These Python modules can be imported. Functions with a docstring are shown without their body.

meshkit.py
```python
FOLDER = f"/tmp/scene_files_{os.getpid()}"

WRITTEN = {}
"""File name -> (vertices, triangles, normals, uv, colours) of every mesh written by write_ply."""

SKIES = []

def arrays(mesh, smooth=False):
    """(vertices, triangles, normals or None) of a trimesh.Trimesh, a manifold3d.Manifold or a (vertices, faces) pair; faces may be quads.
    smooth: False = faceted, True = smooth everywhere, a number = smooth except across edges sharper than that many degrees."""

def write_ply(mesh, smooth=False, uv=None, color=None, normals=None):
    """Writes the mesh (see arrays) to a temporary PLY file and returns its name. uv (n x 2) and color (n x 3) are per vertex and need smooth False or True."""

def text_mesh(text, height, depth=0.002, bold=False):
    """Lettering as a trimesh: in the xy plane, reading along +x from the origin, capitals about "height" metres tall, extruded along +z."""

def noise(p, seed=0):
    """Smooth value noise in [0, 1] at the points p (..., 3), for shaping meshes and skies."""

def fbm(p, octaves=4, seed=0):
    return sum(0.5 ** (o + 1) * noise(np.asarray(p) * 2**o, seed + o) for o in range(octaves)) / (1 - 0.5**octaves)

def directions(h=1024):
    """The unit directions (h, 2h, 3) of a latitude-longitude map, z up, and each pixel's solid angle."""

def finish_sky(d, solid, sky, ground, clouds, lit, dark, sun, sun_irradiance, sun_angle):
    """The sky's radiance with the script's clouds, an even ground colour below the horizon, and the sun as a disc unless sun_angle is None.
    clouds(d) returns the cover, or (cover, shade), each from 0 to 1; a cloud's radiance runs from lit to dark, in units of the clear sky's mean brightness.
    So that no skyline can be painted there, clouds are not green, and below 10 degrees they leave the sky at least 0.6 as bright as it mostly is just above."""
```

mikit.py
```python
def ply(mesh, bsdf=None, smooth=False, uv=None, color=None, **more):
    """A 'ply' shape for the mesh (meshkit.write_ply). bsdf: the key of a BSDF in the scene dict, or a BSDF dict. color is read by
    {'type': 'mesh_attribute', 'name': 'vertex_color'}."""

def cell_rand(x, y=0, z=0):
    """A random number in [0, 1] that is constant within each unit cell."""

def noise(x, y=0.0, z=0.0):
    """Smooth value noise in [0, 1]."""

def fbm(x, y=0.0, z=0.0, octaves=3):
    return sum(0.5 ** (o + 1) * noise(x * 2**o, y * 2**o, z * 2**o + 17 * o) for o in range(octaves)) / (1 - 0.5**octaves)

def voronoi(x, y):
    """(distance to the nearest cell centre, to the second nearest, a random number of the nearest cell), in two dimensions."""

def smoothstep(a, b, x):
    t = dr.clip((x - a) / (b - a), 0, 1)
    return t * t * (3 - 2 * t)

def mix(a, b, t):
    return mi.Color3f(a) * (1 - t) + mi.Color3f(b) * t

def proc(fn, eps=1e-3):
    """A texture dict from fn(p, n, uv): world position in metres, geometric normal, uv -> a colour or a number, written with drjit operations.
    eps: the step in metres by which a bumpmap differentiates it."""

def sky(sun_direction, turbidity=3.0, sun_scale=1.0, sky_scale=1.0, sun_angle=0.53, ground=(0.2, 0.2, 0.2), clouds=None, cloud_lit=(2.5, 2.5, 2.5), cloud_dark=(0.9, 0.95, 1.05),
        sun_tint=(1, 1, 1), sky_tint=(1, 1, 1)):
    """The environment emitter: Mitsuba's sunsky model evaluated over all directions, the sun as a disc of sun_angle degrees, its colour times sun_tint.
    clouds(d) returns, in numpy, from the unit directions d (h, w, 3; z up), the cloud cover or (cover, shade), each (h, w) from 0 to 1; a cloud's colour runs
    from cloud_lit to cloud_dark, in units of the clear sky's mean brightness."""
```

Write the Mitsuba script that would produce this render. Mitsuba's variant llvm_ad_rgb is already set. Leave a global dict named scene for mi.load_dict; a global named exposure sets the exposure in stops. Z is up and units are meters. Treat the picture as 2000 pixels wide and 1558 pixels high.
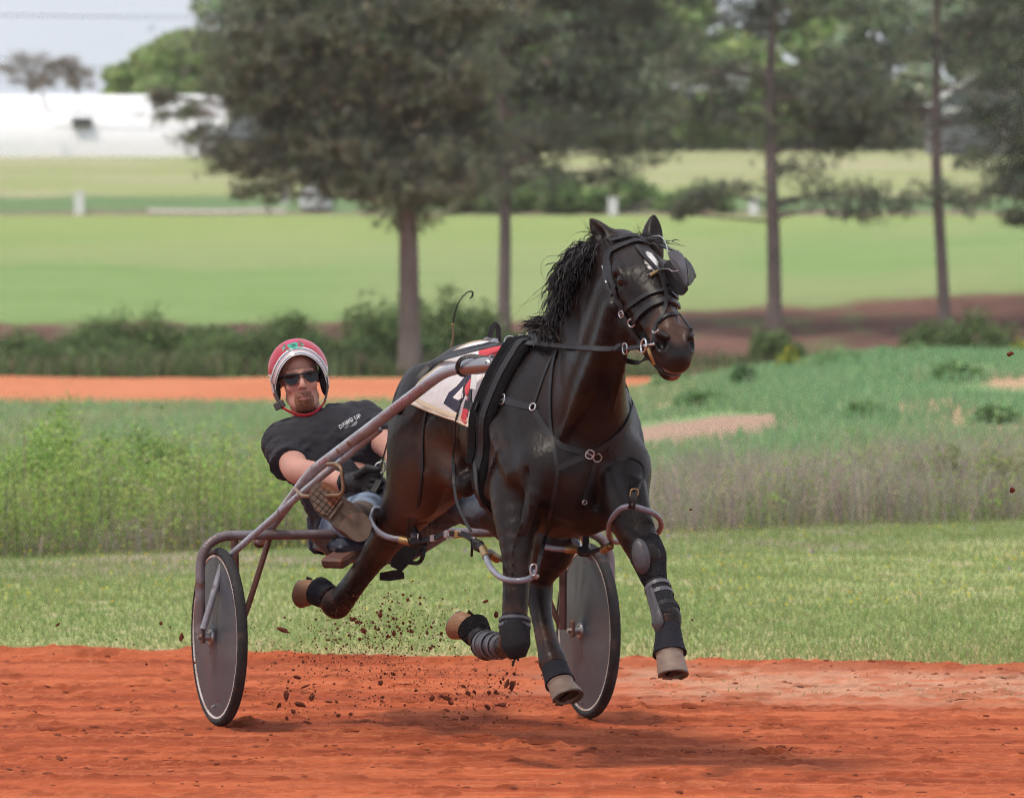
import math
import numpy as np, trimesh, mitsuba as mi, drjit as dr, mikit, meshkit
from scipy import sparse
from mikit import noise, fbm, voronoi, cell_rand, smoothstep, mix
T = mi.ScalarTransform4f
scene, labels = {'type': 'scene'}, {}

# ---------------------------------------------------------------- camera, sky, exposure
F, CAMZ, W0, H0 = 12950.0, 1.66, 2000, 1558          # focal length in photograph pixels, camera height
PITCH = math.atan((H0/2 - 560)/F)
FWD = np.array([0, math.cos(PITCH), -math.sin(PITCH)]); UPV = np.array([0, math.sin(PITCH), math.cos(PITCH)])
scene['camera'] = {'type': 'thinlens', 'fov': math.degrees(2*math.atan(1000/F)), 'fov_axis': 'x', 'near_clip': 1.0, 'far_clip': 6000.0,
                   'aperture_radius': 0.0165, 'focus_distance': 23.4,
                   'to_world': T().look_at([0, 0, CAMZ], [0, FWD[1], CAMZ + FWD[2]], [0, 0, 1])}
def sky_clouds(d):
    q = np.stack([d[..., 0]*3, d[..., 1]*3, d[..., 2]*9], -1)
    n = meshkit.fbm(q*2.0 + 3.1, 4, 5)
    cover = np.clip(0.86 + 0.9*(n - 0.5), 0, 1)
    shade = np.clip(0.22 + 1.0*(meshkit.fbm(q*1.3 + 9.0, 3, 8) - 0.5), 0, 1)
    return cover, shade
scene['sky'] = mikit.sky((-0.50, -0.42, 1.25), turbidity=3, sun_scale=0.52, sun_angle=8.0, sky_scale=1.0, sun_tint=(.94, .985, 1.06), clouds=sky_clouds,
                         cloud_lit=(3.05, 3.2, 3.55), cloud_dark=(2.15, 2.32, 2.7))
exposure = 1.6
scene['air'] = {'type': 'homogeneous', 'albedo': 0.95, 'sigma_t': 0.00017}
scene['camera']['medium'] = {'type': 'ref', 'id': 'air'}
scene['haze'] = {'type': 'cube', 'to_world': T().translate([0, 775, 34]).scale([1300, 900, 37]), 'bsdf': {'type': 'null'}, 'interior': {'type': 'ref', 'id': 'air'}}
labels['haze'] = {'label': 'thin pale haze in the air over the fields', 'category': 'haze', 'kind': 'stuff'}

# ---------------------------------------------------------------- helpers
def ray(px, py):
    r = FWD + np.array([(px - W0/2)/F, 0, 0]) - UPV*((py - H0/2)/F)
    return r/r[1]
EYE = np.array([0, 0, CAMZ])
def J(px, py, Y):                                     # a point of the place measured off the photograph at distance Y
    return EYE + ray(px, py)*Y
def sst(a, b, x): t = np.clip((x - a)/(b - a), 0, 1); return t*t*(3 - 2*t)
VC = {'type': 'mesh_attribute', 'name': 'vertex_color'}
def rgb(r, g, b): return {'type': 'rgb', 'value': [r, g, b]}
def princ(col, rough=0.6, spec=0.4, two=True, **k):
    b = {'type': 'principled', 'base_color': rgb(*col) if isinstance(col, tuple) else col, 'roughness': rough, 'specular': spec, **k}
    return {'type': 'twosided', 'bsdf': b} if two else b
def bump(b, fn, scale, eps=1e-3):
    return {'type': 'bumpmap', 'tex': mikit.proc(fn, eps), 'scale': scale, 'bsdf': b}
def mat(name, b): scene['m_' + name] = b; return 'm_' + name
def unit(v): v = np.asarray(v, float); return v/np.maximum(np.linalg.norm(v, axis=-1, keepdims=True), 1e-12)
_count = {}
def newkey(name):
    n = _count.get(name, 0); _count[name] = n + 1
    return name if n == 0 else f'{name}_{n:03d}'
def thing(name, label=None, cat=None, group=None, kind=None):
    k = newkey(name); e = {}
    if label: e['label'] = label
    if cat: e['category'] = cat
    if group: e['group'] = group
    if kind: e['kind'] = kind
    labels[k] = e
    return k
def put(key, mesh, m, smooth=30, label=None, kind=None, **k):
    if isinstance(mesh, list): mesh = cat_(mesh)
    scene[key] = mikit.ply(mesh, m, smooth, **k)
    if label or kind:
        labels.setdefault(key, {})
        if label: labels[key]['label'] = label
        if kind: labels[key]['kind'] = kind
    return key
def part(parent, name, mesh, m, smooth=30, label=None, kind=None, **k):
    return put(newkey(parent + '__' + name), mesh, m, smooth, label, kind, **k)
def solo(name, mesh, m, label=None, cat=None, group=None, kind=None, smooth=30, **k):
    key = thing(name, label, cat, group, kind); put(key, mesh, m, smooth, **k); return key
def cat_(ms):
    vs, fs, n = [], [], 0
    for m in ms:
        v, f = np.asarray(m.vertices), np.asarray(m.faces)
        vs.append(v); fs.append(f + n); n += len(v)
    return trimesh.Trimesh(np.vstack(vs), np.vstack(fs), process=False)
def spline(pts, n=8):                                  # Catmull-Rom through the points
    p = np.asarray(pts, float)
    if len(p) < 3: return np.array([p[0]*(1 - t) + p[-1]*t for t in np.linspace(0, 1, n + 1)])
    q = np.vstack([2*p[0] - p[1], p, 2*p[-1] - p[-2]]); out = []
    for i in range(1, len(q) - 2):
        for t in np.linspace(0, 1, n, endpoint=False):
            a, b, c, d = q[i-1:i+3]
            out.append(.5*((2*b) + (c - a)*t + (2*a - 5*b + 4*c - d)*t*t + (3*b - a - 3*c + d)*t**3))
    return np.array(out + [p[-1]])
def sweep(path, prof, normals=None, closed=False, caps=True, scale=None):
    """prof (m,2) swept along path; its x lies along binormal, its y along the normal."""
    p = np.asarray(path, float); n = len(p); prof = np.asarray(prof, float); m = len(prof)
    t = unit(np.roll(p, -1, 0) - np.roll(p, 1, 0)) if closed else unit(np.gradient(p, axis=0))
    if normals is None:
        nn = np.zeros_like(p); a = np.array([0.02, 0.03, 1.0]) if abs(t[0][2]) < .9 else np.array([1.0, .02, .03])
        cur = unit(np.cross(np.cross(t[0], a), t[0]))
        for i in range(n):
            cur = unit(cur - t[i]*np.dot(cur, t[i])); nn[i] = cur
    else:
        nn = np.asarray(normals, float); nn = unit(nn - t*(nn*t).sum(1, keepdims=True))
    bb = np.cross(t, nn); s = np.ones(n) if scale is None else np.asarray(scale)
    v = (p[:, None] + s[:, None, None]*(prof[None, :, :1]*bb[:, None] + prof[None, :, 1:]*nn[:, None])).reshape(-1, 3)
    f = []
    for i in range(n if closed else n - 1):
        a, b = i*m, ((i + 1) % n)*m
        for j in range(m):
            k = (j + 1) % m
            f += [[a + j, b + k, b + j], [a + j, a + k, b + k]]
    if caps and not closed:
        for base, flip in ((0, 0), ((n - 1)*m, 1)):
            c = len(v); v = np.vstack([v, v[base:base + m].mean(0)])
            f += [[c, base + j, base + (j + 1) % m] if flip else [c, base + (j + 1) % m, base + j] for j in range(m)]
    me = trimesh.Trimesh(v, np.array(f), process=False)
    if not closed and caps and me.volume < 0: me.invert()
    elif closed and me.volume < 0: me.invert()
    return me
def circle(r, n=12, sq=1.0):
    a = np.arange(n)*2*np.pi/n
    return np.stack([r*np.cos(a), r*sq*np.sin(a)], 1)
def tube(pts, r, n=12, closed=False, smooth=8):
    p = np.asarray(pts, float)
    if closed:
        q = np.vstack([p[-1], p, p[:2]]); out = []
        for i in range(1, len(q) - 2):
            for t in np.linspace(0, 1, smooth or 1, endpoint=False):
                a, b, c, d = q[i-1:i+3]; out.append(.5*((2*b) + (c - a)*t + (2*a - 5*b + 4*c - d)*t*t + (3*b - a - 3*c + d)*t**3))
        p = np.array(out)
    elif smooth: p = spline(p, smooth)
    if np.ndim(r):
        sc = np.interp(np.linspace(0, 1, len(p)), np.linspace(0, 1, len(r)), r); return sweep(p, circle(1, n), closed=closed, scale=sc)
    return sweep(p, circle(r, n), closed=closed)
def bent(pts, r, bend=.06, n=12):
    """A straight-run tube whose corners are rounded."""
    p = [np.asarray(q, float) for q in pts]; out = [p[0]]
    for a, b, c in zip(p[:-2], p[1:-1], p[2:]):
        k = min(bend, .45*np.linalg.norm(b - a), .45*np.linalg.norm(c - b)); e, g = b + unit(a - b)*k, b + unit(c - b)*k
        out += [(1 - t)**2*e + 2*t*(1 - t)*b + t*t*g for t in np.linspace(0, 1, 9)]
    out.append(p[-1])
    return sweep(np.array(out), circle(r, n))
def box(c, size, R=None, bev=0.0):
    if bev:
        s = np.array(size)/2 - bev; v = []
        for sx in (-1, 1):
            for sy in (-1, 1):
                for sz in (-1, 1):
                    o = np.array([sx, sy, sz])*s
                    v += [o + [sx*bev, 0, 0], o + [0, sy*bev, 0], o + [0, 0, sz*bev]]
        m = trimesh.Trimesh(v).convex_hull
    else: m = trimesh.creation.box(extents=size)
    v = np.asarray(m.vertices)
    if R is not None: v = v @ np.asarray(R, float)          # rows of R: the box's own axes
    return trimesh.Trimesh(v + np.asarray(c), m.faces, process=False)
def ribbon(path, normals, w, th=.004, closed=False):
    p = [[-w/2, 0], [-w/2*.98, th], [w/2*.98, th], [w/2, 0]]
    return sweep(path, p, normals, closed)
def torus(c, axis, R, r, n=28, m=9, sx=None, sq=1.0):
    axis = unit(axis); x = unit(np.cross(axis, [0.1, .2, 1.0]) if sx is None else np.asarray(sx) - axis*np.dot(sx, axis)); y = np.cross(axis, x)
    a = np.arange(n)*2*np.pi/n
    return sweep(np.asarray(c) + R*np.cos(a)[:, None]*x + R*sq*np.sin(a)[:, None]*y, circle(r, m), closed=True)
def lathe(c, axis, prof, n=48, close=False):
    """prof: (radius, height along axis) pairs."""
    axis = unit(axis); x = unit(np.cross(axis, [0.1, .2, 1.0])); y = np.cross(axis, x); a = np.arange(n)*2*np.pi/n
    prof = np.asarray(prof, float); m = len(prof)
    v = (np.asarray(c) + prof[:, None, 1:]*axis + prof[:, None, :1]*(np.cos(a)[None, :, None]*x + np.sin(a)[None, :, None]*y)).reshape(-1, 3)
    f = []
    for i in range(m if close else m - 1):
        b, d = i*n, ((i + 1) % m)*n
        for j in range(n):
            k = (j + 1) % n; f += [[b + j, b + k, d + k], [b + j, d + k, d + j]]
    me = trimesh.Trimesh(v, np.array(f), process=True)
    return me

# ---------------------------------------------------------------- smooth blended solids
class Solid:
    """A distance field on a grid (spacing may vary) into which rounded bones and muscles are blended."""
    def __init__(self, xs, ys, zs):
        self.g = [np.asarray(a, np.float32) for a in (xs, ys, zs)]
        self.D = np.full([len(a) for a in self.g], .15, np.float32)
    def copy(self):
        s = Solid(*self.g); s.D = self.D.copy(); return s
    def local(self, lo, hi):
        sl = tuple(slice(max(np.searchsorted(a, l) - 1, 0), min(np.searchsorted(a, h) + 1, len(a))) for a, l, h in zip(self.g, lo, hi))
        X = np.stack(np.meshgrid(*[a[s] for a, s in zip(self.g, sl)], indexing='ij'), -1)
        return sl, X
    def blend(self, sl, d, k, mode):
        o = self.D[sl]
        if mode == 'add':
            h = np.clip(.5 + .5*(o - d)/k, 0, 1); self.D[sl] = o*(1 - h) + d*h - k*h*(1 - h)
        elif mode == 'cut':
            h = np.clip(.5 - .5*(o + d)/k, 0, 1); self.D[sl] = o*(1 - h) - d*h + k*h*(1 - h)
    def cone(self, a, b, ra, rb, k=.03, flat=None, mode='add'):
        """flat: (direction, factor) squeezes the cross-section along that direction."""
        a, b = np.asarray(a, np.float32), np.asarray(b, np.float32); r = max(ra, rb)*(1.5 if flat else 1) + k*1.2 + .02
        sl, X = self.local(np.minimum(a, b) - r, np.maximum(a, b) + r)
        p = X - a; ba = b - a
        if flat is not None:
            n = unit(np.asarray(flat[0], float) - unit(ba)*np.dot(flat[0], unit(ba))).astype(np.float32)
            p = p + (p @ n)[..., None]*n*(1/flat[1] - 1)
        t = np.clip((p @ ba)/max(float(ba @ ba), 1e-9), 0, 1)
        d = np.linalg.norm(p - t[..., None]*ba, axis=-1) - (ra + (rb - ra)*t)
        if flat is not None and flat[1] < 1: d = d*(.5 + .5*flat[1])
        self.blend(sl, d, k, mode)
    def chain(self, pts, rs, k=.03, mode='add', sub=4):
        """A limb through the joints, smoothly curved and tapered, blended in as one."""
        q = spline(np.c_[np.asarray(pts, float), np.asarray(rs, float)], sub) if len(pts) > 2 else np.c_[np.asarray(pts, float), np.asarray(rs, float)]
        P, R = q[:, :3].astype(np.float32), np.maximum(q[:, 3], .003); m = R.max() + k*1.2 + .02
        sl, X = self.local(P.min(0) - m, P.max(0) + m); d = np.full(X.shape[:3], 9.0, np.float32)
        for i in range(len(P) - 1):
            ba = P[i+1] - P[i]; p = X - P[i]; t = np.clip((p @ ba)/max(float(ba @ ba), 1e-9), 0, 1); e = np.linalg.norm(p - t[..., None]*ba, axis=-1) - (R[i] + (R[i+1] - R[i])*t); h = np.clip(.5 + .5*(d - e)/.006, 0, 1); d = d*(1 - h) + e*h - .006*h*(1 - h)
        self.blend(sl, d, k, mode)
    def ell(self, c, r, R=None, k=.03, mode='add'):
        """R: rows are the ellipsoid's axes."""
        c = np.asarray(c, np.float32); r = np.asarray(r, np.float32); R = np.eye(3, dtype=np.float32) if R is None else np.asarray(R, np.float32)
        ext = np.sqrt(((R*r[:, None])**2).sum(0)) + k*1.2 + .02
        sl, X = self.local(c - ext, c + ext)
        q = (X - c) @ R.T
        k0 = np.linalg.norm(q/r, axis=-1); k1 = np.linalg.norm(q/(r*r), axis=-1)
        self.blend(sl, k0*(k0 - 1)/np.maximum(k1, 1e-6), k, mode)
    def keep(self, fn):
        """Intersect with fn(X) < 0."""
        X = np.stack(np.meshgrid(*self.g, indexing='ij'), -1); self.D = np.maximum(self.D, fn(X).astype(np.float32))
    def mesh(self, taubin=4):
        D, g = self.D, self.g; s = D < 0
        c = np.zeros([n - 1 for n in s.shape], np.uint8)
        for i in (0, 1):
            for j in (0, 1):
                for l in (0, 1): c += s[i:s.shape[0]-1+i, j:s.shape[1]-1+j, l:s.shape[2]-1+l]
        act = np.argwhere((c > 0) & (c < 8)); ident = np.full(c.shape, -1, np.int64); ident[tuple(act.T)] = np.arange(len(act))
        acc, cnt = np.zeros((len(act), 3)), np.zeros(len(act))
        corners = [np.array(x) for x in np.ndindex(2, 2, 2)]
        def pos(ix): return np.stack([g[a][ix[:, a]] for a in range(3)], 1).astype(float)
        for a in range(3):
            e = np.eye(3, dtype=int)[a]
            for o in corners:
                if o[a]: continue
                i0, i1 = act + o, act + o + e; d0, d1 = D[tuple(i0.T)], D[tuple(i1.T)]; m = (d0 < 0) != (d1 < 0)
                t = (d0[m]/(d0[m] - d1[m]))[:, None]; acc[m] += pos(i0[m])*(1 - t) + pos(i1[m])*t; cnt[m] += 1
        V = acc/np.maximum(cnt, 1)[:, None]; Q = []
        for a in range(3):
            b, d = (a + 1) % 3, (a + 2) % 3; sl0 = [slice(None)]*3; sl1 = [slice(None)]*3; sl0[a] = slice(0, -1); sl1[a] = slice(1, None)
            s0, s1 = s[tuple(sl0)], s[tuple(sl1)]; E = np.argwhere(s0 != s1)
            E = E[(E[:, b] > 0) & (E[:, d] > 0) & (E[:, b] < c.shape[b]) & (E[:, d] < c.shape[d])]
            eb, ed = np.eye(3, dtype=int)[b], np.eye(3, dtype=int)[d]
            q = np.stack([ident[tuple((E - eb - ed).T)], ident[tuple((E - ed).T)], ident[tuple(E.T)], ident[tuple((E - eb).T)]], 1)
            inside = s0[tuple(E.T)]; q[~inside] = q[~inside][:, ::-1]; Q.append(q)
        Q = np.vstack(Q); f = np.vstack([Q[:, [0, 1, 2]], Q[:, [0, 2, 3]]])
        if taubin:
            ij = np.vstack([Q[:, [0, 1]], Q[:, [1, 2]], Q[:, [2, 3]], Q[:, [3, 0]]]); n = len(V)
            A = sparse.coo_matrix((np.ones(len(ij)*2), (np.r_[ij[:, 0], ij[:, 1]], np.r_[ij[:, 1], ij[:, 0]])), (n, n)).tocsr(); A.data[:] = 1
            L = sparse.diags(1/np.maximum(np.asarray(A.sum(1)).ravel(), 1)) @ A
            for _ in range(taubin): V = V + .5*(L @ V - V); V = V - .51*(L @ V - V)
        return trimesh.Trimesh(V, f, process=False)
def grid(lo, hi, h, fine=None, hf=None):
    """Grid lines from lo to hi, denser inside fine=(a, b)."""
    if fine is None: return np.arange(lo, hi + h, h)
    a, b = fine; out = [np.arange(lo, a, h)] if lo < a else []
    out.append(np.arange(max(lo, a), min(b, hi), hf))
    if b < hi: out.append(np.arange(b, hi + h, h))
    return np.concatenate(out)
class Caster:
    def __init__(self, mesh): self.m = mesh; self.r = trimesh.ray.ray_pyembree.RayMeshIntersector(mesh) if hasattr(trimesh.ray, 'ray_pyembree') else mesh.ray
    def hit(self, o, d):
        loc, ri, ti = self.r.intersects_location(np.atleast_2d(o), np.atleast_2d(d), multiple_hits=False)
        P = np.full((len(np.atleast_2d(o)), 3), np.nan); N = P.copy(); P[ri] = loc; N[ri] = self.m.face_normals[ti]
        return P, N
    def pix(self, pts, n=10):
        """Points on the surface under a polyline seen in the photograph, with smoothed normals."""
        q = spline(np.asarray(pts, float), n) if n else np.asarray(pts, float)
        P, N = self.hit(np.repeat(EYE[None], len(q), 0), unit(np.array([ray(*a) for a in q])))
        ok = ~np.isnan(P[:, 0])
        for i in range(3):
            if ok.any(): P[:, i] = np.interp(np.arange(len(P)), np.nonzero(ok)[0], P[ok, i]); N[:, i] = np.interp(np.arange(len(P)), np.nonzero(ok)[0], N[ok, i])
        for _ in range(3):
            N[1:-1] = (N[:-2] + N[1:-1] + N[2:])/3
            P[1:-1] = P[1:-1]*.6 + .2*(P[:-2] + P[2:])
        return P, unit(N)
# ---------------------------------------------------------------- the setting: terrain
rng = np.random.default_rng(11)
def vn(x, y, s=0): return meshkit.noise(np.stack([x, y, np.zeros_like(x) + .5], -1), s)
def vf(x, y, o=4, s=0): return meshkit.fbm(np.stack([x, y, np.zeros_like(x) + .5], -1), o, s)
TRK_Y = lambda x: 29.1 - .28*x*np.exp(-(x/30.)**2)                  # far edge of the near track
PROF = np.array([[-50, -.02], [100, 0], [126, .0], [134, .22], [143, 1.0], [150, 1.22], [262, 4.5], [265.5, 5.32], [270, 5.5], [312, 7.7], [420, 10.5], [800, 15], [3000, 22], [6000, 30]])
def height(x, y):
    x, y = np.asarray(x, float), np.asarray(y, float)
    z = np.interp(y, PROF[:, 0], PROF[:, 1])
    z = z + .78*sst(-.4, 5.2, x)*(1 - sst(9, 30, x))*np.exp(-((y - 82)/17.)**2)
    z = z + sst(132, 146, y)*(1 - sst(200, 262, y))*.06*np.clip(x, 0, 14)
    z = z + .10*(vf(x*.25, y*.2, 3, 2) - .5)*sst(46, 60, y) + .06*(vf(x*.9, y*.9, 3, 4) - .5)*sst(31, 40, y)
    return z - .012*(1 - sst(28, 33, y))
def axis_lines(segs): return np.unique(np.concatenate([np.arange(a, b, h) for a, b, h in segs]))
def sheet(xs, ys, zf):
    X, Y = np.meshgrid(xs, ys); Z = zf(X, Y); n, m = X.shape
    i = np.arange(n*m).reshape(n, m); q = np.stack([i[:-1, :-1], i[:-1, 1:], i[1:, 1:], i[1:, :-1]], -1).reshape(-1, 4)
    return trimesh.Trimesh(np.stack([X, Y, Z], -1).reshape(-1, 3), np.vstack([q[:, [0, 1, 2]], q[:, [0, 2, 3]]]), process=False)

def ground_col(p, n, uv):
    x, y = p.x, p.y
    f1 = fbm(x*.9, y*.5, 0, 4); f2 = fbm(x*.12, y*.03 + 3, 0, 3); f3 = fbm(x*6, y*3, 0, 3); fh = fbm(x*.25, y*1.6, 5.0, 3)
    near = mix((0.237, 0.281, 0.109), (0.330, 0.338, 0.162), smoothstep(.35, .7, f1)); near = mix(near, (.461, .358, .243), smoothstep(.55, .8, f3)*.55)
    near = mix((.422, .282, .166), near, smoothstep(29.4, 32.5, y + 1.2*f1))
    weed = mix((.264, .220, .165), (.187, .220, .099), smoothstep(.4, .6, f1))
    mid = mix((0.132, 0.223, 0.091), (0.191, 0.256, 0.124), f3); mid = mix(mid, (.30, .205, .155), 1 - smoothstep(.8, 1.3, dr.square((x - 1.75)/1.0) + dr.square((y - 69.5)/4.0) + 2.2*(fbm(x*1.3, y*.4, 5.0, 3) - .5))); mid = mix(mid, (.414, .253, .172), smoothstep(.60, .72, fbm(x*.55 + 7, y*.16, 0, 3))*.85)
    bank = mix((0.156, 0.086, 0.070), (0.090, 0.056, 0.045), smoothstep(.3, .7, fbm(x*.5, y*.3, p.z*2, 4))); bank = mix(bank, (.11, .15, .065), smoothstep(.58, .72, f1)*.6)
    fld = mix((0.141, 0.220, 0.076), (0.181, 0.256, 0.101), smoothstep(.35, .65, fh)); fld = mix(fld, (.17, .25, .10), smoothstep(.52, .75, fbm(x*.35, y*.12, 9.0, 4))*.45); fld = mix(fld, (0.211, 0.252, 0.116), smoothstep(.45, .7, f2)*.8); fld = mix(fld, (0.241, 0.286, 0.099), smoothstep(195, 255, y + 30*f1)*.55)
    ditch = mix((.19, .14, .115), mix((.11, .175, .085), (.15, .22, .10), f3), smoothstep(262.6, 263.6, y + 1.0*f1))  # brown soil at the foot; shade on the bank's grass painted in as darker green
    hill = mix((0.244, 0.272, 0.123), (0.305, 0.297, 0.181), smoothstep(.35, .7, fbm(x*.10, y*.15, 2.0, 4)))
    c = mix(near, weed, smoothstep(39.5, 41.5, y - .95*x + .8*f1)*(1 - smoothstep(52, 58, y + 4*f1)))
    c = mix(c, mid, smoothstep(52, 58, y + 4*f1)); c = mix(c, bank, smoothstep(124, 129, y + 3*f1)); 
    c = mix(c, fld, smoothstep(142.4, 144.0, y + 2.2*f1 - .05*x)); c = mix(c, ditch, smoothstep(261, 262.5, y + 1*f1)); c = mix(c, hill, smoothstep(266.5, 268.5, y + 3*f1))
    return c
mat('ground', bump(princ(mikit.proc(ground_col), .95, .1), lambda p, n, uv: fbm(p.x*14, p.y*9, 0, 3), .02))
gx = axis_lines([(-1200, -200, 100), (-200, -30, 8), (-30, -8, 1.0), (-8, 8, .16), (8, 30, 1.0), (30, 200, 8), (200, 1201, 100)])
gy = axis_lines([(-60, 20, 4), (20, 60, .18), (60, 160, .7), (160, 330, 3), (330, 1000, 30), (1000, 1601, 100)])
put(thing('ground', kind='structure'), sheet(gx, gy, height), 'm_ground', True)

def clay_col(p, n, uv):
    x, y = p.x, p.y
    a = fbm(x*.8, y*2.6, 0, 4); b = fbm(x*9, y*5, 1.0, 4); g = fbm(x*60, y*30, 2.0, 2); st = fbm(x*1.5, y*16, 4.0, 3)
    st2 = fbm(x*.22, y*5.0, 7.0, 3); c = mix((0.335, 0.077, 0.029), (0.251, 0.053, 0.021), smoothstep(.32, .66, a)); c = mix(c, (0.393, 0.118, 0.053), smoothstep(.5, .72, st)*.5); c = mix(c, (0.196, 0.042, 0.019), smoothstep(.52, .70, st2)*.55); c = mix(c, (0.385, 0.108, 0.047), (1 - smoothstep(.30, .46, st2))*.5)
    c = mix(c, (0.196, 0.042, 0.017), smoothstep(.56, .70, b)*.55); c = mix(c, (0.435, 0.143, 0.068), smoothstep(.62, .8, g)*.3)
    e = smoothstep(26.2, 27.6, y + .28*x + .5*a)*smoothstep(.2, 1.5, x + .8*b)*(1 - smoothstep(28.6, 29.2, y + .28*x + .25*b))
    c = mix(c, (.43, .25, .165), e*(.28 + .40*smoothstep(.3, .6, b)))
    return c
def clay_bump(p, n, uv): return fbm(p.x*22, p.y*16, 0, 4) + .5*smoothstep(.55, .7, fbm(p.x*9, p.y*6, 3.0, 3))
mat('clay', bump(princ(mikit.proc(clay_col), .95, .12), clay_bump, .0055))
pr = np.random.default_rng(31); PRINTS = [(a, b, .05 + .012*pr.random()) for a, b in zip(pr.uniform(-2.6, 2.6, 46), 21.9 + 6.2*pr.random(46))]
def track_z(x, y):
    edge = TRK_Y(x) + .55*(vf(x*.7, y*.7, 3, 9) - .5) + .22*(vf(x*4, y*4, 3, 10) - .5)
    z = .012 + 0.020*(vf(x*.16, y*2.4, 4, 21) - .5) + .009*(vf(x*1.2, y*7, 4, 22) - .5) + .012*np.clip(vf(x*11, y*11, 3, 23) - .52, 0, 1)*5
    z = z + .035*np.exp(-((edge - y - .12)/.16)**2)*(.4 + vn(x*5, y*5, 30))
    for hx_, hy_, r_h in PRINTS: d2 = ((x - hx_)/r_h)**2 + ((y - hy_)/(r_h*1.25))**2; z = z - .030*np.exp(-d2**2) + .014*np.exp(-((np.sqrt(d2) - 1.35)/.3)**2)
    for x0, y0 in ((-1.05, 24.75), (.30, 25.25)): t = (y - y0)/-.949; d = (x - x0 - .314*t)*.949; z = z - .014*np.exp(-(d/.026)**2)*(y > y0 + .1)*(y < y0 + 3)
    z = np.maximum(z, -.025)
    return np.where(y < edge, z, z - (y - edge)*.6)
def z_track(x, y): return float(track_z(np.array([float(x)]), np.array([float(y)]))[0])
tx = axis_lines([(-80, -8, 1.5), (-8, -3.2, .1), (-3.2, 3.2, .016), (3.2, 8, .1), (8, 80.1, 1.5)])
ty = axis_lines([(-12, 18, 1.0), (18, 21, .1), (21, 27, .022), (27, 31.2, .03), (31.2, 36, .2)])
put(thing('dirt_track', kind='structure'), sheet(tx, ty, track_z), 'm_clay', True)
def far_z(x, y):
    a = 93.5 + 6.0*sst(-4, 6, x) + 1.5*(vf(x*.4, y*.1, 3, 40) - .5); b = 119.5 + 1.5*(vf(x*.3, y*.1, 3, 41) - .5)
    return height(x, y) + .03 - .35*np.clip(a - y, 0, 3) - .35*np.clip(y - b, 0, 3)
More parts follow.
